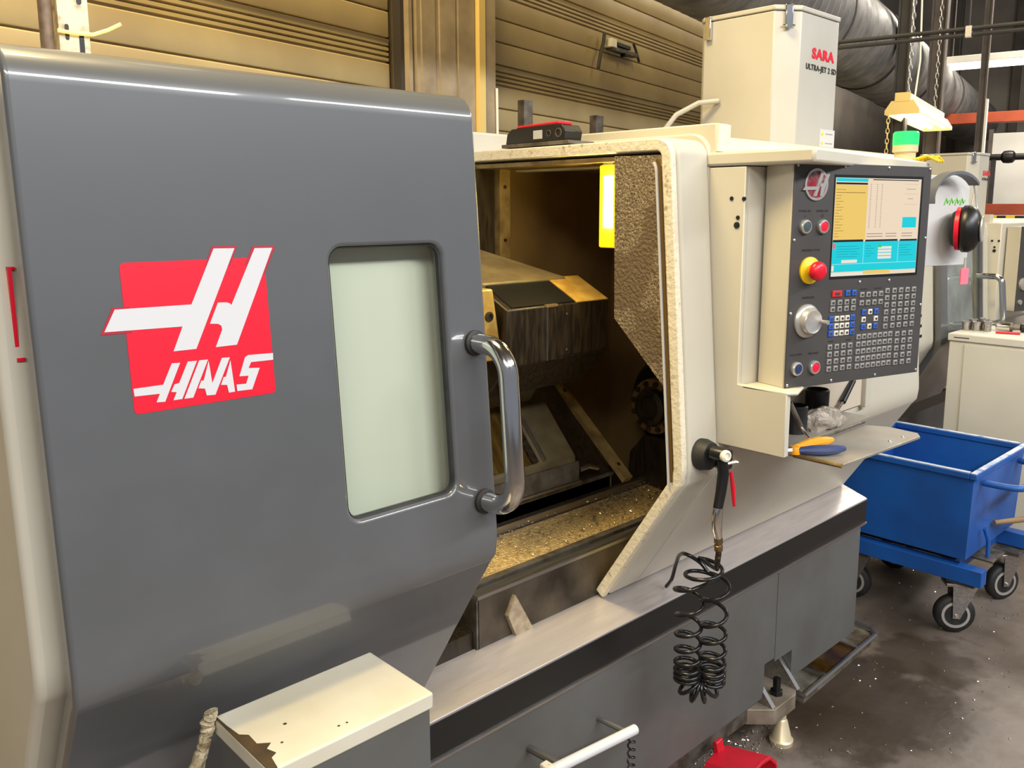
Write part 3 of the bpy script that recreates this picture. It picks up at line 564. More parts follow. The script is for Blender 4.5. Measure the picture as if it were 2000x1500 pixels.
obj('jog_dial', B().lathe(pp(0.0525, 0.1475, 0.012), -PN, [(0.028, 0), (0.027, 0.010), (0.024, 0.013), (0.018, 0.0105), (0, 0.0105)], 36), M_silver, pend, smooth=50, label='silver jog dial')
obj('dial_knob', B().tube([pp(0.074, 0.1475, 0.02), pp(0.076, 0.147, 0.042)], [0.0035, 0.005], 10), M_silver, pend)
UP = Vector((0, 0, 1))
for s_, a, b_, sz in (('POWER ON', 0.0325, 0.3775, 0.0062), ('POWER OFF', 0.0830, 0.3775, 0.0062), ('I', 0.0335, 0.3665, 0.0075), ('O', 0.0840, 0.3675, 0.0095), ('EMERGENCY STOP', 0.0560, 0.2965, 0.0062), ('HANDLE JOG', 0.0550, 0.1970, 0.0062), ('CYCLE START', 0.0275, 0.0765, 0.0058), ('FEED HOLD', 0.0790, 0.0760, 0.0058)):
    text(s_, sz, pp(a, b_, 0.0032), PU, UP, M_ink, pend)
# round emblem
def em(a, b_, c): return pp(0.0605 + a, 0.432 + b_, c)
obj('emblem_ring', B().lathe(em(0, 0, 0.003), -PN, [(0.033, 0), (0.033, 0.003), (0.029, 0.0035), (0.028, 0.002)], 36), M_silver, pend)
obj('emblem_disc', B().lathe(em(0, 0, 0.003), -PN, [(0.028, 0), (0.028, 0.002), (0, 0.002)], 36), mat('emblem_red', (178, 24, 44), 0.35), pend)
bb = B()
bb.poly([em(-.040, -.012, .005), em(-.002, -.011, .005), em(-.008, -.024, .005), em(0.0, -.024, .005), em(.020, .027, .005), em(.010, .027, .005), em(.001, -.004, .005), em(-.034, -.005, .005)], -PN, 0.002)
obj('emblem_letter', bb, M_silver, pend)
obj('emblem_letter', B().poly([em(.004, -.004, .005), em(.012, -.004, .005), em(.010, -.024, .005), em(.016, -.024, .005), em(.036, .022, .005), em(.027, .022, .005), em(.018, .002, .005), em(.007, .003, .005)], -PN, 0.002), M_silver, pend)
# ---- shelf under the pendant
sh = obj('tool_shelf', B().box(1.606, 2.08, 0.92, 1.045, 1.079, 1.085), M_shelf, L)
obj('shelf_flap', B().prism_z([(1.672, 0.918), (1.668, 0.795), (2.022, 0.773), (2.05, 0.79), (2.06, 0.864), (2.035, 0.918)], 1.066, 1.072), M_shelf, sh, bevel=0.001, label='brushed steel drop flap')
obj('flap_hem', B().tube([(1.664, 0.90, 1.072), (1.664, 0.79, 1.072)], 0.005, 8), M_tan, sh)
obj('flap_hinge', B().tube([(1.64, 0.919, 1.078), (2.04, 0.919, 1.078)], 0.004, 8), M_steeld, sh)
obj('shelf_screw', B().lathe((1.99, 0.80, 1.072), (0, 0, 1), [(0.004, 0), (0.003, 0.003), (0, 0.003)], 8), M_screw, sh)
obj('shelf_screw', B().lathe((1.93, 0.805, 1.072), (0, 0, 1), [(0.004, 0), (0.003, 0.003), (0, 0.003)], 8), M_screw, sh)
obj('stay_rod', B().tube([(1.672, 0.92, 1.185), (1.70, 0.907, 1.130)], 0.0055, 10), M_steeld, sh)
obj('stay_rod', B().tube([(1.70, 0.907, 1.130), (1.742, 0.888, 1.073)], 0.0035, 10), M_chrome, sh)
obj('gas_strut', B().tube([(2.20, 1.028, 1.145), (2.13, 1.02, 1.098)], 0.008, 12), M_blackp, sh)
obj('gas_strut_rod', B().tube([(2.13, 1.02, 1.098), (2.05, 1.00, 1.086)], 0.004, 10), M_steeld, sh)
obj('access_panel', B().box(1.62, 2.27, 1.034, 1.05, 1.065, 1.222), mat('shaded_beige_panel', (206, 192, 172), 0.5), hs, bevel=0.002)  # shade under the pendant is put into this panel's colour
obj('access_frame', B().box(2.27, 2.30, 1.022, 1.05, 1.06, 1.222), M_cream, hs, bevel=0.002)
# ---- signal light on the cap
sg = obj('signal_light', B().lathe((2.26, 0.955, 1.72), (0, 0, 1), [(0.03, 0.002), (0.026, 0.006), (0.026, 0.024), (0.031, 0.027), (0.031, 0.044)], 28), mat('signal_base_plastic', (206, 190, 150), 0.4), L)
obj('lens', B().lathe((2.26, 0.955, 1.764), (0, 0, 1), [(0.0315, 0), (0.0315, 0.03), (0.028, 0.034), (0, 0.035)], 28), M_green, sg, label='glowing green signal lens')
for k in range(3):
    obj('cable_tie', B().tube([(2.235+0.02*k, 0.922-0.004*k, 1.726), (2.26+0.024*k, 0.90-0.006*k, 1.735), (2.30+0.015*k, 0.885, 1.722)], 0.0035, 6), M_yellow, sg)
# ---- rail on the front of the base with a coiled cord
rl = obj('grab_rail', B().tube([(1.383, 1.10, 0.454), (1.09, 1.10, 0.487)], 0.0115, 14), M_white, L, bevel=0.0)
obj('rail_bracket', B().tube([(1.15, 1.10, 0.478), (1.15, 1.2, 0.47)], 0.008, 8), M_base, rl)
obj('rail_clip', B().box(1.095, 1.115, 1.085, 1.112, 0.475, 0.505), M_creamdirty, rl, bevel=0.003)
obj('coiled_cord', B().tube([(1.372+0.008*math.cos(i*0.7), 1.10+0.008*math.sin(i*0.7), 0.445-0.0021*i) for i in range(110)], 0.0022, 6), M_blackp, rl)
obj('rail_bracket', B().tube([(1.372, 1.10, 0.447), (1.372, 1.2, 0.44)], 0.006, 8), M_base, rl)

# ------------------------------------------------------------------ mist collectors
def mist(loc, z0, z1, label, w=0.31, d=0.36, lettering=True, s=1.0):
    x, y = loc; ch_ = 0.065
    t = thing('mist_collector', (x + w/2, y + d/2, z0), label, 'mist collector')
    foot = [(x, y + 0.05), (x + ch_, y), (x + w - 0.02, y), (x + w, y + 0.02), (x + w, y + d), (x + 0.02, y + d), (x, y + d - 0.02)]
    obj('body', B().prism_z(foot, z0, z1 - 0.016), M_mist, t, bevel=0.003)
    cx, cy = x + w/2, y + d/2
    obj('lid', B().prism_z([(cx + (px-cx)*1.02, cy + (py-cy)*1.02) for px, py in foot], z1 - 0.014, z1), M_mist, t, bevel=0.003)
    n = Vector((-0.05, -ch_, 0)).normalized(); m_ = Vector((x + ch_*0.5, y + 0.025, 0)); tt = Vector((ch_, -0.05, 0)).normalized()
    Mx = Matrix(((tt.x, -n.x, 0, m_.x), (tt.y, -n.y, 0, m_.y), (0, 0, 1, 0), (0, 0, 0, 1)))
    lt = obj('latch', B().box(-0.012, 0.012, -0.010, 0.0, z1 - 0.062, z1 + 0.002).xf(Mx), M_chrome, t, bevel=0.003)
    obj('latch_bail', B().tube([Mx @ Vector((-0.018, -0.008, z1-0.058)), Mx @ Vector((0.018, -0.008, z1-0.058))], 0.003, 6), M_chrome, lt)
    obj('latch_hook', B().box(-0.008, 0.008, -0.014, -0.008, z1 - 0.066, z1 - 0.05).xf(Mx), M_chrome, lt)
    obj('latch', B().box(x-0.014, x-0.002, y+d-0.05, y+d-0.03, z1-0.07, z1-0.002), M_chrome, t, bevel=0.002)
    if lettering:
        rt = (1, 0, 0)
        text('SARA', 0.040*s, (x+0.20, y-0.0015, z0+0.292), rt, UP, M_redl, t, bold=0.0018, xs=1.28)
        text('ULTRA-JET 2 SD', 0.0225*s, (x+0.193, y-0.0015, z0+0.252), rt, UP, M_ink, t, bold=0.0006, xs=1.06)
        lab = obj('rating_label', B().box(x+0.205, x+0.298, y-0.0012, y, z0+0.026, z0+0.079), M_paper, t)
        for k, zz in enumerate((0.064, 0.036)):
            obj('label_mark', B().prism_y([(x+0.212, z0+zz), (x+0.22, z0+zz-0.006), (x+0.228, z0+zz), (x+0.22, z0+zz+0.006)], y-0.0016, y-0.001), M_yellow, lab)
            obj('label_line', B().box(x+0.24, x+0.285, y-0.0016, y-0.001, z0+zz, z0+zz+0.003), M_key, lab)
    else:
        text('SARA', 0.040*s, (x+0.20, y-0.0015, z0+0.278), (1, 0, 0), UP, M_redl, t, bold=0.0018, xs=1.2)
        text('ULTRA-JET 2', 0.022*s, (x+0.195, y-0.0015, z0+0.243), (1, 0, 0), UP, M_ink, t, bold=0.0006)
    return t
mc = mist((2.30, 1.324), 1.766, 2.183, 'cream mist collector box with latched lid on top of the large lathe', w=0.312, d=0.31)
obj('cable', B().tube([(2.296, 1.55, 1.93), (2.26, 1.60, 1.925), (2.215, 1.65, 1.89), (2.19, 1.68, 1.84), (2.19, 1.69, 1.785)], 0.008, 10), M_mist, mc)

# ------------------------------------------------------------------ loose things on and around the large lathe
# tool block lying on the roof flange
t = thing('tool_holder_block', (1.52, 1.53, 1.752), 'black tool holder block with red top lying on the lathe roof', 'tool block')
obj('plate', B().prism_z([(1.470, 1.40), (1.560, 1.40), (1.560, 1.63), (1.470, 1.63)], 1.7515, 1.760), M_steeld, t, bevel=0.001)
obj('block', B().prism_x([(1.42, 1.760), (1.415, 1.782), (1.425, 1.797), (1.46, 1.80), (1.60, 1.796), (1.615, 1.784), (1.62, 1.760)], 1.475, 1.535), M_blackp, t, bevel=0.002)
obj('red_bar', B().prism_x([(1.44, 1.799), (1.44, 1.806), (1.58, 1.803), (1.585, 1.797)], 1.478, 1.525), M_red, t, bevel=0.002)
for y, r in ((1.436, 0.011), (1.468, 0.008)):
    obj('bore', B().lathe((1.4755, y, 1.779), (-1, 0, 0), [(r, 0), (r, 0.002), (r*0.75, 0.0025), (r*0.7, 0.0)], 16), M_steeld, t)
obj('name_tag', B().box(1.4735, 1.4755, 1.49, 1.52, 1.768, 1.788), M_paper, t)
for x, y, z1 in ((1.995, 2.08, 1.953), (2.345, 2.08, 1.93)):
    o = obj('steel_post', B().prism_z([(x-0.02, y), (x+0.02, y), (x+0.02, y+0.03), (x+0.014, y+0.03), (x+0.014, y+0.006), (x-0.014, y+0.006), (x-0.014, y+0.03), (x-0.02, y+0.03)], 1.765, z1), M_steeld)
    tag(o, 'taller short steel channel post behind the tool holder block' if x < 2.1 else 'lower short steel channel post nearer the mist collector', 'post', 'short posts on the lathe roof')
# slotted upright, pole and cable tie behind the grey door
t = thing('slotted_upright', (0.58, 1.9, 1.765), 'pale slotted steel upright with a cable tie behind the grey door', 'upright')
o = obj('angle', B().prism_z([(0.552, 1.90), (0.608, 1.90), (0.608, 1.904), (0.556, 1.904), (0.556, 1.94), (0.552, 1.94)], 1.765, 2.5), mat('chipped_white_steel', (204, 192, 168), 0.5, 0.2, rgb2=(130, 112, 90), vscale=30, lo=.52, hi=.7), t)
for k in range(7):
    obj('slot', B().prism_y(rrect(0.588, 0.597, 1.80+k*0.1, 1.845+k*0.1, 0.0044, 4), 1.8985, 1.9005), M_blackp, t)
    obj('slot', B().prism_y(rrect(0.563, 0.570, 1.83+k*0.1, 1.86+k*0.1, 0.0034, 4), 1.8985, 1.9005), M_oil, t)
obj('cable_tie', B().tube([(0.548, 1.895, 1.945), (0.58, 1.893, 1.943), (0.612, 1.893, 1.945), (0.64, 1.89, 1.957), (0.665, 1.888, 1.972)], 0.004, 6), mat('yellowed_nylon', (226, 206, 140), 0.4), t)
tag(obj('steel_pole', B().tube([(0.533, 1.91, 1.765), (0.533, 1.91, 2.5)], 0.0125, 14), mat('rusty_pipe', (128, 112, 98), 0.5, 0.4, rgb2=(92, 76, 62), vscale=25)), 'rusty round steel pole beside the slotted upright', 'pole')

# grey box with cream lid in front of the door
t = thing('lidded_box', (0.565, 1.0, 0), 'grey sheet metal box with chipped cream lid in front of the grey door', 'box')
obj('box_body', B().box(0.443, 0.688, 0.926, 1.078, 0.0, 0.889), M_base, t)
ld = obj('lid', B().box(0.437, 0.692, 0.921, 1.084, 0.886, 0.911), M_lid, t, bevel=0.003, label='cream lid with a worn brown edge')
obj('bare_patch', B().prism_z([(0.4372, 1.083), (0.4372, 0.923), (0.448, 0.922), (0.452, 0.945), (0.461, 0.95), (0.456, 0.966), (0.466, 0.974), (0.452, 0.985), (0.453, 1.01), (0.444, 1.02), (0.441, 1.05), (0.440, 1.08)], 0.9105, 0.9116), M_lidbare, ld)
for x, y, r in ((0.50, 1.0, .003), (0.55, 0.945, .0022), (0.562, 0.944, .002), (0.477, 0.965, .0022)):
    obj('chip_mark', B().lathe((x, y, 0.9108), (0, 0, 1), [(r, 0), (r*0.8, 0.0006)], 8), M_lidbare, ld)
rp_ = [(0.432, 1.078, 0.925), (0.425, 1.078, 0.90), (0.420, 1.08, 0.87), (0.405, 1.082, 0.84), (0.398, 1.083, 0.80), (0.39, 1.085, 0.74), (0.388, 1.086, 0.5), (0.388, 1.086, 0.0)]
fine = []
for i in range(len(rp_)-1):
    for k in range(6): fine.append(Vector(rp_[i]).lerp(Vector(rp_[i+1]), k/6) + Vector((random.uniform(-.002, .002), random.uniform(-.002, .002), 0)))
tag(obj('rope', B().tube(fine, [random.uniform(0.007, 0.0105) for _ in fine], 9), M_rope), 'frayed off-white rope hanging beside the lidded box', 'rope')

# air gun on its magnetic rest, coiled hose
t = thing('gun_rest', (1.535, 1.0, 1.07), 'round black magnetic rest holding the air gun', 'holder')
obj('magnet', B().lathe((1.520, 1.046, 1.075), (0, -1, 0), [(0.034, 0), (0.035, 0.012), (0.030, 0.03), (0.012, 0.034)], 28), M_rubber, t)
obj('clip', B().prism_z([(1.535, 1.03), (1.535, 0.985), (1.56, 0.985), (1.56, 1.035)], 1.045, 1.09), M_blackp, t, bevel=0.006)
obj('hook', B().tube([(1.52, 0.995, 1.06), (1.56, 0.98, 1.062), (1.563, 0.975, 1.06)], 0.004, 8), M_screw, t)
t = thing('air_gun', (1.51, 0.98, 0.85), 'black air blow gun with red lever and coiled black hose', 'air gun')
obj('head', B().lathe((1.508, 1.005, 1.088), (0, -1, 0), [(0.014, 0), (0.014, 0.03), (0.012, 0.034)], 18), M_blackp, t)
obj('nozzle_ring', B().lathe((1.506, 0.974, 1.088), (-0.3, -0.9, 0.1), [(0.0125, 0), (0.0125, 0.008), (0.008, 0.011), (0.006, 0.006)], 20), M_keyw, t)
obj('grip', B().tube([(1.515, 0.985, 1.075), (1.519, 0.983, 1.045), (1.512, 0.983, 1.005), (1.503, 0.983, 0.972)], [0.012, 0.0125, 0.0115, 0.0105], 14), M_blackp, t)
obj('lever', B().tube([(1.536, 0.975, 1.045), (1.541, 0.972, 1.01), (1.546, 0.97, 0.968)], [0.0035, 0.005, 0.0035], 8), M_red, t, label='red trigger lever')
obj('swivel', B().tube([(1.503, 0.983, 0.972), (1.499, 0.983, 0.945), (1.501, 0.983, 0.925), (1.509, 0.983, 0.902)], [0.011, 0.012, 0.011, 0.008], 14), M_chrome, t)
obj('coupling', B().lathe((1.509, 0.983, 0.905), (0.06, 0, -1), [(0.007, 0), (0.0095, 0.004), (0.0095, 0.014), (0.007, 0.018), (0.0095, 0.02), (0.009, 0.032), (0.005, 0.036), (0.005, 0.05)], 12), mat('brass_coupling', (150, 124, 84), 0.35, 0.8, rgb2=(96, 78, 52), vscale=40), t)
# hose: helix wound along a hanging U
SR = Vector((0.719, -0.695, 0)); c0 = Vector((1.532, 1.035, 0))
ctr = []
zt_, zb2 = 0.775, 0.545
def spline(P, n=8):
    P = [Vector(p) for p in P]; out = []
    for i in range(len(P)-1):
        a, b_, c, d = P[max(i-1, 0)], P[i], P[i+1], P[min(i+2, len(P)-1)]
        for k in range(n):
            t_ = k/n; out.append(0.5*((2*b_) + (c-a)*t_ + (2*a-5*b_+4*c-d)*t_*t_ + (3*b_-a-3*c+d)*t_**3))
    return out + [P[-1]]
def U_path(s):      # s 0..1 : left leg down, bend, right leg up
    if s < 0.46: k = s/0.46; return c0 - SR*0.028 + Vector((0, 0, zt_ - (zt_-zb2)*k)), Vector((0, 0, -1))
    if s > 0.54: k = (s-0.54)/0.46; return c0 + SR*0.028 + Vector((0, 0, zb2 + (zt_+0.01-zb2)*k)), Vector((0, 0, 1))
    k = (s-0.46)/0.08; a = math.pi*k
    return c0 - SR*0.028*math.cos(a) + Vector((0, 0, zb2 - 0.028*math.sin(a))), (SR*math.sin(a) - Vector((0, 0, 1))*math.cos(a)).normalized()
pts = []; N_ = 820; ph = math.pi
FW = Vector((0.695, 0.719, 0))
for i in range(60):                       # one wide loop under the coupling
    a = math.pi*0.5 - 2*math.pi*i/60*1.25
    k = i/59; rr = 0.044*(1-k) + 0.036*k
    pts.append(c0 + SR*(rr*math.cos(a)) + FW*(rr*math.sin(a)) + Vector((0, 0, 0.815 - 0.035*k)))
for i in range(N_+1):
    s = i/N_; p, tg = U_path(s)
    dens = 6.6 + 44*math.exp(-((s-0.5)/0.085)**2) + (4 if 0.2 < s < 0.8 else 0)
    ph += dens/N_*2*math.pi*1.25
    n1 = FW; n2 = tg.cross(n1).normalized(); r_ = 0.028 + 0.008*max(0, 1 - s*7) + 0.006*max(0, 1 - (1-s)*9)
    pts.append(p + (n1*math.cos(ph) + n2*math.sin(ph))*r_)
head_ = [Vector((1.513, 0.985, 0.858)), Vector((1.516, 0.99, 0.835)), Vector((1.53, 1.0, 0.82))]
tail_ = [pts[-1] + Vector((-0.005, 0.02, 0.02)), Vector((1.54, 1.085, 0.825)), Vector((1.575, 1.13, 0.80)), Vector((1.615, 1.17, 0.75)), Vector((1.635, 1.195, 0.70)), Vector((1.64, 1.215, 0.672))]
obj('coiled_hose', B().tube(spline(head_ + pts[:1])[:-1] + pts + spline([pts[-1]] + tail_)[1:], 0.0047, 7), mat('shiny_black_hose', (22, 21, 21), 0.22), t, smooth=60, label='coiled black air hose')
obj('hose_sleeve', B().tube([(1.512, 0.983, 0.868), (1.515, 0.988, 0.838)], 0.0065, 10), M_blackp, t)

# things on the little shelf
t = thing('pliers', (1.72, 0.88, 1.07), 'pliers with blue and orange grips on the steel flap', 'pliers')
def plh(pts_, m): return obj('grip', B().tube(pts_, [0.007, 0.011, 0.012, 0.010, 0.006], 10), m, t)
plh([(1.665, 0.893, 1.084), (1.69, 0.872, 1.084), (1.712, 0.852, 1.084), (1.735, 0.838, 1.084), (1.755, 0.830, 1.084)], M_plblue)
plh([(1.672, 0.905, 1.085), (1.705, 0.897, 1.087), (1.74, 0.89, 1.089), (1.775, 0.884, 1.087), (1.80, 0.882, 1.085)], M_plor)
obj('joint', B().lathe((1.665, 0.899, 1.076), (0, 0, 1), [(0.012, 0), (0.013, 0.008), (0.010, 0.016), (0, 0.017)], 16), M_plor, t)
obj('jaw', B().tube([(1.662, 0.902, 1.084), (1.64, 0.915, 1.084), (1.615, 0.93, 1.083)], [0.009, 0.008, 0.003], 8), M_steel, t)
tag(obj('black_cup', B().lathe((1.95, 1.0, 1.0855), (0, 0, 1), [(0.028, 0), (0.029, 0.075), (0.026, 0.078), (0.024, 0.02), (0, 0.018)], 24), M_blackp), 'tall black cup standing against the beige panel above the shelf', 'cup')
tag(obj('black_cup', B().lathe((1.80, 0.975, 1.0855), (0, 0, 1), [(0.027, 0), (0.028, 0.062), (0.025, 0.065), (0.023, 0.02), (0, 0.018)], 24), M_blackp), 'black cup beside the plastic bag near the steel stay rod', 'cup')
bm = bmesh.new(); bmesh.ops.create_icosphere(bm, subdivisions=4, radius=1)
bb = B(); rnd = random.Random(3)
from mathutils import noise as mn
vs = []
for v in bm.verts:
    p = v.co.copy(); k = 1 + 0.28*mn.noise(p*1.7) + 0.10*mn.noise(p*5) + 0.05*mn.noise(p*11)
    q = Vector((p.x*0.076*k, p.y*0.034*k, max(p.z, -0.4)*0.032*k*(1 - 0.5*p.x)))
    vs.append(q + Vector((1.905, 0.955, 1.101)))
bb.add(vs, [[v.index for v in f.verts] for f in bm.faces]); bm.free()
tag(obj('plastic_bag', bb, M_bag, smooth=50), 'crumpled clear plastic bag on the steel shelf', 'bag')

# board at the right of the pendant, ear muffs hanging on it
bd = thing('notice_board', pp(0.55, 0.245, -0.06), 'white plate with papers fixed beside the control pendant', 'board')
obj('plate', pbox(0.4225, 0.655, 0.245, 0.462, -0.066, -0.062), M_paper, bd, bevel=0.001)
obj('sheet', pbox(0.64, 0.672, 0.262, 0.40, -0.068, -0.0665), M_paper, bd)
for k in range(4): obj('scribble', B().tube([pp(0.562+0.02*k, 0.392, -0.0615), pp(0.568+0.02*k, 0.408, -0.0615), pp(0.574+0.02*k, 0.396, -0.0615), pp(0.580+0.02*k, 0.404, -0.0615)], 0.0016, 5), mat('green_marker', (90, 190, 60), 0.5), bd)
obj('cable', B().tube([pp(0.66, 0.46, -0.064), pp(0.672, 0.43, -0.06), pp(0.668, 0.40, -0.062), pp(0.678, 0.37, -0.062), pp(0.672, 0.34, -0.062)], 0.0018, 6), M_creamdirty, bd)
pk = obj('pink_tag', pbox(0.655, 0.685, 0.195, 0.235, -0.07, -0.067), mat('pink_tag', (236, 120, 136), 0.5), bd)
obj('tag_string', B().tube([pp(0.67, 0.235, -0.068), pp(0.668, 0.262, -0.067)], 0.0015, 5), M_creamdirty, bd)
em_ = thing('ear_muffs', pp(0.60, 0.28, -0.05), 'black and red ear muffs hanging on the white plate', 'ear muffs')
def cup(a, b_, c, side, m):
    ax = (-PN*0.88 + PU*0.47).normalized()*side
    return obj('cup', B().lathe(pp(a, b_, c), ax, [(0.047, 0), (0.055, 0.008), (0.055, 0.024), (0.047, 0.040), (0.028, 0.050), (0, 0.053)], 24).xf(Matrix.Translation(pp(a, b_, c)) @ Matrix.Diagonal((0.90, 0.90, 1.02, 1)) @ Matrix.Translation(-pp(a, b_, c))), m, em_, smooth=60)
cup(0.584, 0.335, -0.030, 1, M_blackp)
obj('cushion', B().lathe(pp(0.586, 0.335, -0.030), (-PN*0.88 + PU*0.47), [(0.030, -0.020), (0.040, -0.018), (0.044, -0.011), (0.043, -0.006), (0.03, -0.004)], 24), M_blackp, em_, smooth=60)
obj('colour_ring', B().lathe(pp(0.582, 0.335, -0.030), (-PN*0.88 + PU*0.47), [(0.044, -0.008), (0.0515, -0.006), (0.0515, 0.003), (0.044, 0.004)], 24), M_red, em_, smooth=60)
obj('cup_seam', B().lathe(pp(0.607, 0.335, 0.009), (-PN*0.88 + PU*0.47), [(0.030, 0), (0.0315, 0.002), (0.030, 0.004)], 24), M_silver, em_)
hb = []
for i in range(13):
    a = R(200 - 170*i/12); hb.append(pp(0.555 + 0.072*math.cos(a), 0.412 + 0.052*math.sin(a), -0.045 + 0.02*i/12))
bnd = B(); rings = []
for p in hb: rings.append([p + PN*0.014, p - PN*0.014, p - PN*0.014 + Vector((0, 0, 0.007)), p + PN*0.014 + Vector((0, 0, 0.007))])
bnd.loft(rings); obj('headband', bnd, mat('grey_headband', (96, 98, 104), 0.45), em_)
obj('band_wire', B().tube([hb[-1], pp(0.625, 0.395, -0.02), pp(0.622, 0.36, -0.008), pp(0.612, 0.335, -0.008)], 0.0022, 8), M_silver, em_)

# red scoop on the floor by the base
t = thing('scoop', (1.87, 1.13, 0), 'bright red plastic scoop lying on the floor by the lathe base', 'scoop')
sec = [(-0.07, 0.0), (-0.078, 0.03), (-0.07, 0.085), (-0.045, 0.118), (0.0, 0.128), (0.035, 0.125), (0.062, 0.10), (0.072, 0.06), (0.07, 0.0)]
sec = [(x*1.22, z*1.24) for x, z in sec]
def ring(y, k, dx): return [(1.845 + dx + x*k, y, 0.004 + z*k) for x, z in sec]
outr = [ring(1.175, 0.94, -0.012), ring(1.13, 0.98, -0.004), ring(1.05, 1.04, 0.01)]
inr = [[(1.845 + 0.01 + (x)*0.95, 1.049, 0.006 + z*0.97) for x, z in sec], [(1.845 - 0.004 + x*0.88, 1.13, 0.008 + z*0.9) for x, z in sec], [(1.845 - 0.01 + x*0.8, 1.165, 0.012 + z*0.82) for x, z in sec]]
obj('pan', B().loft(outr + inr), mat('red_plastic', (206, 22, 44), 0.4, rgb2=(190, 20, 40), vscale=20), t, bevel=0.002)
obj('tab', B().prism_x([(1.178, 0.135), (1.185, 0.17), (1.182, 0.18), (1.17, 0.18), (1.16, 0.135)], 1.825, 1.855), MATS['red_plastic'], t, bevel=0.003)

# ------------------------------------------------------------------ blue tipping cart
t = thing('tipping_cart', (3.53, 1.32, 0), 'blue steel tipping cart with casters parked beside the large lathe', 'cart')
x0, x1, y0, y1, zt, zb = 3.25, 3.82, 1.04, 1.58, 0.648, 0.31
tub = B()
def rect(xa, xb, ya, yb_, z): return [(xa, ya, z), (xb, ya, z), (xb, yb_, z), (xa, yb_, z)]
tub.loft([rect(x0+.012, x1-.012, y0+.012, y1-.012, zb), rect(x0, x1, y0, y1, zt), rect(x0+.006, x1-.006, y0+.006, y1-.006, zt), rect(x0+.018, x1-.018, y0+.018, y1-.018, zb+.006)])
tb_ = obj('tub', tub, M_blue, t, smooth=0)
for xa, xb, ya, yb_ in ((x0-.013, x1+.013, y0-.013, y0+.013), (x0-.013, x1+.013, y1-.013, y1+.013), (x0-.013, x0+.013, y0+.013, y1-.013), (x1-.013, x1+.013, y0+.013, y1-.013)):
    obj('rim_bar', B().box(xa, xb, ya, yb_, zt-0.02, zt+0.002), M_blue, tb_, bevel=0.003)
    obj('rim_edge', B().box(xa+0.003, xb-0.003, ya+0.003, yb_-0.003, zt+0.002, zt+0.005), M_bluew, tb_)
fr = obj('frame', B().box(x0-0.005, x0+0.05, y0-0.055, y1, 0.225, 0.285), M_blue, t, bevel=0.002)
obj('frame_rail', B().box(x1-0.05, x1+0.005, y0-0.055, y1, 0.225, 0.285), M_blue, fr, bevel=0.002)
obj('frame_rail', B().box(x0+0.05, x1-0.05, y0+0.06, y0+0.11, 0.225, 0.285), M_blue, fr, bevel=0.002)
obj('frame_rail', B().box(x0+0.05, x1-0.05, y1-0.05, y1, 0.225, 0.285), M_blue, fr, bevel=0.002)
for xx in (x0+0.05, x1-0.09): obj('tub_support', B().box(xx, xx+0.03, y0+0.07, y1-0.05, 0.285, 0.312), M_oil, fr)
obj('latch_lever', B().tube([(3.38, 1.03, 0.41), (3.40, 1.02, 0.36), (3.395, 1.015, 0.29)], 0.008, 10), M_blue, t)
obj('latch_plate', B().box(3.36, 3.50, 0.985, 1.07, 0.287, 0.297), M_steeld, t, bevel=0.002)
obj('tilt_handle', B().tube([(3.50, 1.035, 0.40), (3.60, 0.99, 0.395), (3.72, 0.94, 0.39)], [0.009, 0.011, 0.012], 12), mat('worn_wood_handle', (140, 112, 78), 0.6), t)
hd = [(3.33, 1.035, 0.60)]
for i in range(9): a = R(90*i/8); hd.append((3.33 + 0.05*(1-math.cos(a))*0.6, 1.03 - 0.10*math.sin(a) - 0.02, 0.60))
hd += [(3.40, 0.905, 0.60), (3.66, 0.905, 0.60), (3.72, 0.93, 0.60), (3.74, 1.035, 0.60)]
obj('push_handle', B().tube(hd, 0.0125, 12), M_blue, t, smooth=60)
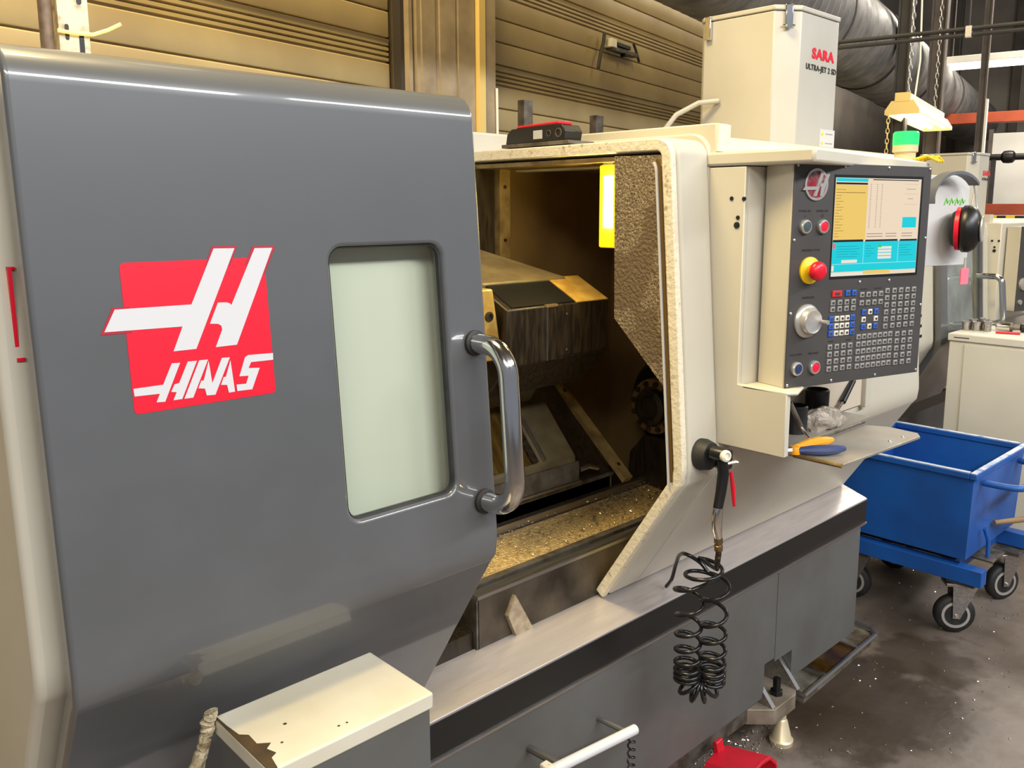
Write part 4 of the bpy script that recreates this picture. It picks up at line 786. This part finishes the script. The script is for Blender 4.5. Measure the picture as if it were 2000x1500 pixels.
def caster(cx, cy, ang, nm='caster'):
    d = Vector((math.cos(ang), math.sin(ang), 0)); ax = Vector((-d.y, d.x, 0)); c = Vector((cx, cy, 0.075))
    ca = obj(nm, B().prism_z([(cx-0.055+0.03*d.x, cy-0.05+0.03*d.y), (cx+0.055+0.03*d.x, cy-0.05+0.03*d.y), (cx+0.055+0.03*d.x, cy+0.05+0.03*d.y), (cx-0.055+0.03*d.x, cy+0.05+0.03*d.y)], 0.205, 0.222), M_steeld, t, bevel=0.002)
    obj('tyre', B().lathe(c - ax*0.022, ax, [(0.05, 0), (0.068, 0.002), (0.075, 0.012), (0.075, 0.032), (0.068, 0.042), (0.05, 0.044)], 32), M_rubber, ca, smooth=60)
    obj('wheel_rim', B().lathe(c - ax*0.023, ax, [(0.042, -0.002), (0.052, -0.001), (0.052, 0.047), (0.042, 0.048), (0.040, 0.036), (0.040, 0.01), (0.042, -0.002)], 28, cap=False), M_silver, ca)
    obj('wheel_web', B().lathe(c - ax*0.010, ax, [(0.042, 0), (0.042, 0.020)], 24), M_rubber, ca)
    for k in range(5):
        a = 2*math.pi*k/5; e = d*math.cos(a) + Vector((0, 0, 1))*math.sin(a)
        for q_ in (-0.016, 0.016): obj('spoke', B().tube([c + ax*q_ + e*0.008, c + ax*q_ + e*0.045], 0.0055, 6), M_silver, ca)
    for s_ in (-1, 1):
        o_ = ax*0.030*s_
        pl_ = [c + o_ + d*(-0.012) + Vector((0, 0, -0.012)), c + o_ + d*0.014 + Vector((0, 0, -0.012)), c + o_ + d*0.075 + Vector((0, 0, 0.13)), c + o_ + d*(-0.02) + Vector((0, 0, 0.13))]
        obj('fork', B().poly(pl_, ax, 0.004), M_steel, ca)
    obj('fork_top', B().prism_z([tuple((c + ax*0.034*a_ + d*b_)[:2]) for a_, b_ in ((-1, -0.045), (1, -0.045), (1, 0.075), (-1, 0.075))], 0.192, 0.205), M_steel, ca, bevel=0.002)
    obj('axle', B().tube([c - ax*0.036, c + ax*0.036], 0.006, 8), M_screw, ca)
caster(3.305, 1.09, R(-52)); caster(3.74, 1.06, R(-30)); caster(3.32, 1.50, R(-80)); caster(3.74, 1.50, R(-60))

# ------------------------------------------------------------------ grey cabinet with tools on it
t = thing('tool_cabinet', (4.58, 1.2, 0), 'pale grey sheet metal cabinet beyond the blue cart', 'cabinet')
obj('plinth', B().box(4.38, 4.79, 0.80, 1.555, 0, 0.06), M_black, t)
obj('carcass', B().box(4.365, 4.80, 0.78, 1.563, 0.06, 0.968), M_cab, t, bevel=0.003)
obj('side_panel', B().box(4.357, 4.366, 0.79, 1.49, 0.065, 0.955), M_cab, t, bevel=0.002)
obj('top', B().box(4.355, 4.81, 0.77, 1.57, 0.968, 1.005), M_cab, t, bevel=0.005)
obj('top_slot', B().box(4.3535, 4.3555, 1.47, 1.54, 0.985, 0.989), M_ink, t)
for k, (x, y, z) in enumerate(((4.52, 1.545, 1.005), (4.56, 1.525, 1.005), (4.535, 1.500, 1.005), (4.575, 1.480, 1.005), (4.55, 1.455, 1.005))):
    h = (0.045, 0.055, 0.045, 0.062, 0.05)[k]
    o = obj('collet', B().lathe((x, y, z), (0, 0, 1), [(0.016, 0), (0.018, 0.004), (0.017, h*0.45), (0.021, h*0.8), (0.021, h), (0.012, h), (0.011, h*0.5)], 14), M_steel)
    tag(o, ('leftmost', 'second from the left', 'middle', 'fourth from the left', 'rightmost')[k] + ' of the small steel collets standing on the grey cabinet', 'collet', 'collets on the cabinet')
t = thing('tool_arbor', (4.62, 1.40, 1.005), 'steel tool arbor with black end lying on the grey cabinet', 'tool arbor')
obj('taper', B().lathe((4.60, 1.435, 1.027), (0.3, -0.95, 0), [(0.010, 0), (0.018, 0.004), (0.021, 0.06), (0.022, 0.062)], 18), M_chrome, t)
obj('flange', B().lathe((4.6185, 1.376, 1.027), (0.3, -0.95, 0), [(0.012, 0), (0.022, 0.002), (0.022, 0.014), (0.014, 0.016), (0.014, 0.045)], 18), M_steeld, t)
obj('nut', B().lathe((4.632, 1.333, 1.027), (0.3, -0.95, 0), [(0.012, 0), (0.022, 0.006), (0.021, 0.03), (0.012, 0.036)], 18), M_blackp, t)
tag(obj('red_marker', B().tube([(4.50, 1.40, 1.011), (4.53, 1.30, 1.011)], 0.006, 8), M_red), 'thin red marker pen lying on the grey cabinet', 'pen')

# ------------------------------------------------------------------ second lathe further down the row
L2 = thing('cnc_lathe', (5.2, 2.2, 0), 'smaller cream lathe with closed clear door standing behind the grey cabinet', 'lathe')
kw = dict(yk=1.66, zk=0.93, yb=1.86, zb=0.56)
def prof2(top=1.54, off=0.0, back=2.7): return profile(off, top=top, r=0.045, back=back, **kw)
obj('base_panel', B().box(3.56, 6.9, 1.84, 2.75, 0.12, 0.50), M_base, L2)
obj('black_band', B().box(3.56, 6.9, 1.832, 1.95, 0.50, 0.56), M_black, L2)
for x in (3.8, 5.2, 6.6): obj('levelling_foot', B().lathe((x, 1.95, 0), (0, 0, 1), [(0.05, 0), (0.05, 0.03), (0.02, 0.05), (0.02, 0.12)], 14), M_steeld, L2)
hc = obj('headstock_cover', B().prism_x(prof2() + [(2.7, 0.5), (1.95, 0.5)], 3.56, 4.43), M_cream, L2, bevel=0.01)
for k in range(4): obj('vent_slot', B().prism_y(rrect(4.20, 4.28, 0.98+0.05*k, 0.995+0.05*k, 0.006, 3), face_y(0.988+0.05*k, 0, 1.66, 0.93)-0.001, face_y(0.988+0.05*k, 0, 1.66, 0.93)+0.004), M_ink, hc)
d2 = obj('door', B().prism_x(shell(prof2(1.56, -0.03, 1.9), 0.03), 4.445, 5.035), M_door, L2)
cut(d2, B().prism_y(rrect(4.53, 5.02, 0.99, 1.50, 0.02), 1.4, 1.85))
def f2(z, off=0): return face_y(z, -0.03 - off, 1.66, 0.93)
obj('window_pane', B().poly([(x, f2(z, -0.012), z) for x, z in rrect(4.53, 5.02, 0.99, 1.50, 0.02)], (0, 1, 0), 0.004), G_pane2, d2)
obj('window_backing', B().poly([(x, f2(z, -0.05), z) for x, z in rrect(4.50, 5.03, 0.96, 1.52, 0.01)], (0, 1, 0), 0.003), mat('pale_inner_sheet', (190, 188, 182), 0.5, rgb2=(140, 138, 134), vscale=5), d2)
hh = [(4.94, f2(0.99), 0.99)] + [(4.94, f2(0.99) - 0.09 - 0.04*math.sin(R(90*i/6)) , 0.99 + 0.04 - 0.04*math.cos(R(90*i/6))) for i in range(7)]
hh2 = [(4.94, f2(1.25) - 0.09 - 0.04*math.cos(R(90*i/6)), 1.21 + 0.04*math.sin(R(90*i/6))) for i in range(7)] + [(4.94, f2(1.25), 1.25)]
obj('door_handle', B().tube(hh + hh2, 0.016, 12), M_chrome, d2, smooth=60)
obj('door_jamb', B().prism_x(shell(prof2(1.545), 0.03), 5.045, 5.19), M_cream, L2, bevel=0.008)
obj('tailstock_cover', B().prism_x(prof2() + [(2.7, 0.5), (1.95, 0.5)], 5.19, 6.9), M_cream, L2, bevel=0.006)
obj('roof_rail', B().box(5.2, 5.26, 1.70, 2.6, 1.50, 1.575), M_cream, L2)
obj('roof_rail', B().box(3.6, 5.2, 2.35, 2.5, 1.50, 1.58), M_cream, L2)
hs2 = obj('control_housing', B().box(5.195, 6.0, 1.63, 1.75, 0.98, 1.53), M_cream, L2, bevel=0.006)
for y, z, r in ((1.675, 1.43, .006), (1.64, 1.43, .006), (1.66, 1.395, .006), (1.66, 1.375, .009)):
    obj('bolt_hole', B().lathe((5.1945, y, z), (-1, 0, 0), [(r, 0), (r, 0.003), (r*.6, 0.0035)], 12), M_blackp, hs2)
PM2 = Matrix(((PU.x, PN.x, 0, 5.24), (PU.y, PN.y, 0, 1.545), (0, 0, 1, 1.04), (0, 0, 0, 1)))
pn2 = obj('control_pendant', B().box(0, 0.42, -0.0, 0.08, 0, 0.47).xf(PM2), M_cream, L2, bevel=0.003)
obj('face_plate', B().box(0, 0.42, -0.004, 0.0, 0, 0.47).xf(PM2), M_panel, pn2)
obj('jog_dial', B().lathe(PM2 @ Vector((0.05, -0.004, 0.15)), -PN, [(0.036, 0), (0.034, 0.012), (0.02, 0.016), (0, 0.016)], 20), M_silver, pn2)
obj('push_button', B().lathe(PM2 @ Vector((0.035, -0.004, 0.05)), -PN, [(0.015, 0), (0.014, 0.008), (0, 0.008)], 14), M_silver, pn2)
obj('screen', B().box(0.11, 0.39, -0.006, -0.003, 0.23, 0.45).xf(PM2), smat(PINK), pn2)
m2 = mist((5.60, 1.936), 1.545, 1.945, 'cream mist collector box on the smaller lathe in the background', w=0.25, d=0.34, lettering=False)

# ------------------------------------------------------------------ up in the hall: duct, posts, lamps, beams
def hp3(u, v, z): return HALL @ Vector((u, v, z))
t = thing('ventilation_duct', hp3(7, 1.55, 2.46), 'large galvanised spiral ventilation duct under the ceiling', 'duct')
prof_ = []
nr = 240
for i in range(nr+1):
    uu = 1.2 + 11.8*i/nr; prof_.append((0.28 + (0.011 if i % 2 else 0.0), uu))
obj('pipe', B().lathe(hp3(0, 1.55, 2.74), U, prof_, 36), M_galv, t, smooth=20)
for uu in (3.0, 5.2, 6.55, 7.9, 9.6, 11.2):
    f_ = obj('clamp_ring', B().lathe(hp3(uu, 1.55, 2.74), U, [(0.285, -0.012), (0.296, -0.012), (0.296, 0.012), (0.285, 0.012)], 36), M_post, t)
    obj('hanger_rod', B().tube([hp3(uu, 1.55, 3.03), hp3(uu, 1.55, 4.6)], 0.008, 6), M_post, f_)
def hbox(name, u0, u1, v0, v1, z0, z1, m, parent=None, bevel=0): return obj(name, B().box(u0, u1, v0, v1, z0, z1).xf(HALL), m, parent, bevel)
def ibeam(name, u, v, w, m, label):
    b = B().prism_z([(u-w/2, v-w/2), (u+w/2, v-w/2), (u+w/2, v-w/2+.012), (u+.008, v-w/2+.012), (u+.008, v+w/2-.012), (u+w/2, v+w/2-.012), (u+w/2, v+w/2), (u-w/2, v+w/2), (u-w/2, v+w/2-.012), (u-.008, v+w/2-.012), (u-.008, v-w/2+.012), (u-w/2, v-w/2+.012)], 0, 4.6).xf(HALL)
    return tag(obj(name, b, m), label, 'column')
ibeam('steel_column', 6.35, 1.215, 0.085, M_post, 'dark steel column left of the hanging lamp chains')
ibeam('steel_column', 7.4, 1.17, 0.11, M_postb, 'brown steel column behind the hanging lamp')
ibeam('steel_column', 8.6, 0.98, 0.06, M_postb, 'thin brown column with a pale edge behind the far mist collector')
tag(hbox('edge_trim', 8.56, 8.64, 0.93, 0.948, 0, 2.55, M_lampw), 'pale strip on the edge of the thin brown column', 'strip')
t = thing('conduit', hp3(4.2, 0.4, 2.3), 'dark twin conduit crossing below the ceiling', 'pipe')
for z, dz in ((2.36, 0), (2.335, 0)):
    obj('pipe', B().tube([hp3(4.2, 1.2, z), hp3(4.2, -1.5, z)], 0.009, 8), M_post, t)
for v_ in (0.55, -0.6):
    obj('hanger', B().tube([hp3(4.2, v_, 2.33), hp3(4.2, v_, 4.6)], 0.004, 6), M_post, t)
    obj('clip', B().box(4.185, 4.215, v_-0.012, v_+0.012, 2.325, 2.37).xf(HALL), M_screw, t)
# hanging twin-tube lamp
lc_u, lc_v, lz, ll, lw = 5.80, 1.10, 2.185, 1.36, 0.20
t = thing('hanging_lamp', hp3(lc_u + ll/2, lc_v, lz), 'lit yellowish workshop lamp hanging on chains above the second lathe', 'lamp')
sec = [(-lw/2, 0.0), (-lw/2+0.004, 0.0), (-0.055, 0.066), (0.055, 0.066), (lw/2-0.004, 0.0), (lw/2, 0.0), (lw/2, 0.022), (0.062, 0.078), (-0.062, 0.078), (-lw/2, 0.022)]
obj('reflector', B().loft([[hp3(lc_u, lc_v + y, lz + z) for y, z in sec], [hp3(lc_u + ll, lc_v + y, lz + z) for y, z in sec]]), M_lampw, t)
for uu in (lc_u - 0.004, lc_u + ll - 0.004):
    obj('end_cap', B().loft([[hp3(uu + q, lc_v + y, lz + z) for y, z in ((-lw/2, -.002), (lw/2, -.002), (lw/2, .024), (0.064, .08), (-0.064, .08), (-lw/2, .024))] for q in (0, 0.008)]), M_lampy, t)
obj('gear_box', B().box(lc_u, lc_u + ll, lc_v - 0.042, lc_v + 0.042, lz + 0.078, lz + 0.125).xf(HALL), M_lampw, t, bevel=0.003)
obj('gear_box_end', B().box(lc_u - 0.006, lc_u, lc_v - 0.044, lc_v + 0.044, lz + 0.075, lz + 0.128).xf(HALL), M_lampy, t)
for s_ in (-0.045, 0.045): obj('tube', B().tube([hp3(lc_u + 0.02, lc_v + s_, lz + 0.03), hp3(lc_u + ll - 0.02, lc_v + s_, lz + 0.03)], 0.017, 12), M_tube, t)
def chain(parent, u, v, z0, z1, n, m, r=0.0028):
    b = B(); h = (z1 - z0)/n
    for i in range(n):
        zc = z0 + h*(i+0.5); e = U if i % 2 else V
        b.tube([hp3(u, v, zc) + e*0.010*math.cos(a) + Vector((0, 0, h*0.62*math.sin(a))) for a in [2*math.pi*k/8 for k in range(9)]], r, 5, cap=False)
    return obj('chain', b, m, parent)
for uu in (lc_u + 0.18, lc_u + ll - 0.18):
    chain(t, uu, lc_v, lz + 0.12, lz + 1.6, 38, M_steel)
    obj('chain_wire', B().tube([hp3(uu, lc_v, lz + 1.58), hp3(uu, lc_v, 4.6)], 0.003, 6), M_steel, t)
chain(t, lc_u + 0.02, lc_v + lw/2 - 0.02, lz - 0.36, lz + 0.01, 12, M_lampy)
obj('supply_cable', B().tube([hp3(lc_u + 0.22, lc_v - 0.03, lz + 0.12), hp3(lc_u + 0.26, lc_v - 0.04, lz + 0.35), hp3(lc_u + 0.2, lc_v - 0.03, lz + 0.9), hp3(lc_u + 0.22, lc_v - 0.03, 4.6)], 0.006, 8), M_lampw, t)
# long tube light across the bay
t = thing('ceiling_lamp', hp3(9.0, 0.3, 2.9), 'long lit tube lamp running across the far bay', 'lamp')
hbox('batten', 8.95, 9.05, -2.2, 1.62, 2.93, 2.99, M_lampw, t, 0.004)
obj('tube', B().tube([hp3(9.0, 1.56, 2.90), hp3(9.0, -2.15, 2.90)], 0.028, 12), M_tube2, t)
for v_ in (1.3, 0.0, -1.3): obj('hanger_rod', B().tube([hp3(9.0, v_, 2.99), hp3(9.0, v_, 4.6)], 0.008, 6), M_post, t)
# crane beams, rail, pale partition
tag(hbox('crane_beam', 9.5, 9.62, -3, 1.42, 2.43, 2.53, M_orange, None, 0.004), 'rust orange crane beam below the long tube lamp', 'beam')
tag(hbox('crane_beam', 8.9, 9.02, -3, 0.92, 1.555, 1.655, M_orange, None, 0.004), 'rust orange beam just above the second lathe', 'beam')
hz = thing('hazard_bar', hp3(8.6, 0.6, 1.48), 'yellow and black striped bar under the lower orange beam', 'bar')
for k in range(8): hbox('stripe', 8.60, 8.66, 0.86 - 0.07*(k+1), 0.86 - 0.07*k, 1.50, 1.55, M_yellow if k % 2 == 0 else M_black, hz)
for v_ in (0.84, 0.32): hbox('post', 8.61, 8.65, v_-0.02, v_+0.02, 0, 1.50, M_post, hz)
t = thing('wall_pipe', hp3(9.2, 0.2, 2.1), 'black horizontal pipe with a round valve behind the far mist collector', 'pipe')
obj('pipe', B().tube([hp3(9.3, 0.98, 2.09), hp3(9.3, -2.5, 2.09)], 0.03, 12), M_blackp, t)
obj('valve', B().lathe(hp3(9.3, 0.80, 2.09), V, [(0.03, -0.06), (0.055, -0.04), (0.06, 0.0), (0.055, 0.04), (0.03, 0.06)], 18), M_blackp, t)
obj('support', B().box(9.28, 9.32, 0.9, 0.94, 0, 2.07).xf(HALL), M_post, t)
t = thing('partition', hp3(10.2, 0.2, 0), 'pale grey partition screen in the far bay', 'partition')
for k in range(4): hbox('panel', 10.2, 10.24, 1.05 - 1.0*(k+1) + 0.01, 1.05 - 1.0*k - 0.01, 0.05, 2.38, M_cab, t, 0.004)
for k in range(5): hbox('stile', 10.19, 10.25, 1.05 - 1.0*k - 0.02, 1.05 - 1.0*k + 0.02, 0.0, 2.42, M_postb, t)
tag(obj('tie_rod', B().tube([hp3(9.9, 1.0, 3.05), hp3(9.9, -2.5, 3.75)], 0.02, 8), M_post), 'thin dark tie rod running up under the ceiling', 'rod')
# lamp bracket on the roller door
t = thing('door_clamp', WALL @ Vector((1.3, 0.0, 2.35)), 'dark metal latch bar fixed on the right roller door', 'latch')
def wbox(n, a, b_, y0, y1, z0, z1, m): return obj(n, B().box(a, b_, y0, y1, z0, z1).xf(WALL), m, t, 0.002)
wbox('bar', 1.19, 1.50, -0.01, 0.03, 2.478, 2.50, M_steeld); wbox('clamp_block', 1.16, 1.22, -0.02, 0.035, 2.49, 2.535, M_lampw); wbox('clamp_block', 1.24, 1.40, -0.015, 0.035, 2.505, 2.525, M_blackp)
obj('arm', B().tube([WALL @ Vector(p) for p in ((1.11, 0.0, 2.555), (1.10, 0.0, 2.50), (1.06, -0.005, 2.44), (1.045, 0, 2.36))], 0.010, 8), M_post, t)
obj('arm', B().tube([WALL @ Vector(p) for p in ((1.46, 0.0, 2.55), (1.49, 0.0, 2.52), (1.535, 0.0, 2.46))], 0.008, 8), M_post, t)
wbox('knob', 1.335, 1.355, -0.02, 0.02, 2.46, 2.478, M_blackp)
# cable down the column
tag(obj('wall_cable', B().tube([WALL @ Vector(p) for p in ((-0.004, -0.075, 2.13), (0.0, -0.075, 1.9), (-0.006, -0.075, 1.4), (0.0, -0.075, 0.3), (0.0, -0.07, 0.0))], 0.006, 8), M_lampw), 'thin cream cable hanging down the edge of the taupe column', 'cable')
# swarf scattered on the floor: nobody could count it
sw = B(); rr_ = random.Random(5)
for i in range(900):
    if rr_.random() < 0.55: x, y = rr_.gauss(2.0, 0.14), rr_.gauss(1.27, 0.05)
    else: x, y = rr_.uniform(1.8, 4.2), rr_.uniform(0.3, 1.7)
    if 3.2 < x < 3.9 and y > 1.0 and False: continue
    r = rr_.uniform(0.0015, 0.005); a = rr_.uniform(0, 6.3)
    p = Vector((x, y, 0.0012)); d = Vector((math.cos(a), math.sin(a), 0))*r; e = Vector((-math.sin(a), math.cos(a), 0))*r*0.6
    sw.add([p-d-e, p+d-e, p+d+e, p-d+e, p+Vector((0, 0, r*0.7))], [(0, 1, 4), (1, 2, 4), (2, 3, 4), (3, 0, 4)])
so = obj('swarf', sw, M_chip, None, smooth=0); so['kind'] = 'stuff'; tag(so, 'bright metal swarf scattered over the workshop floor', 'swarf')
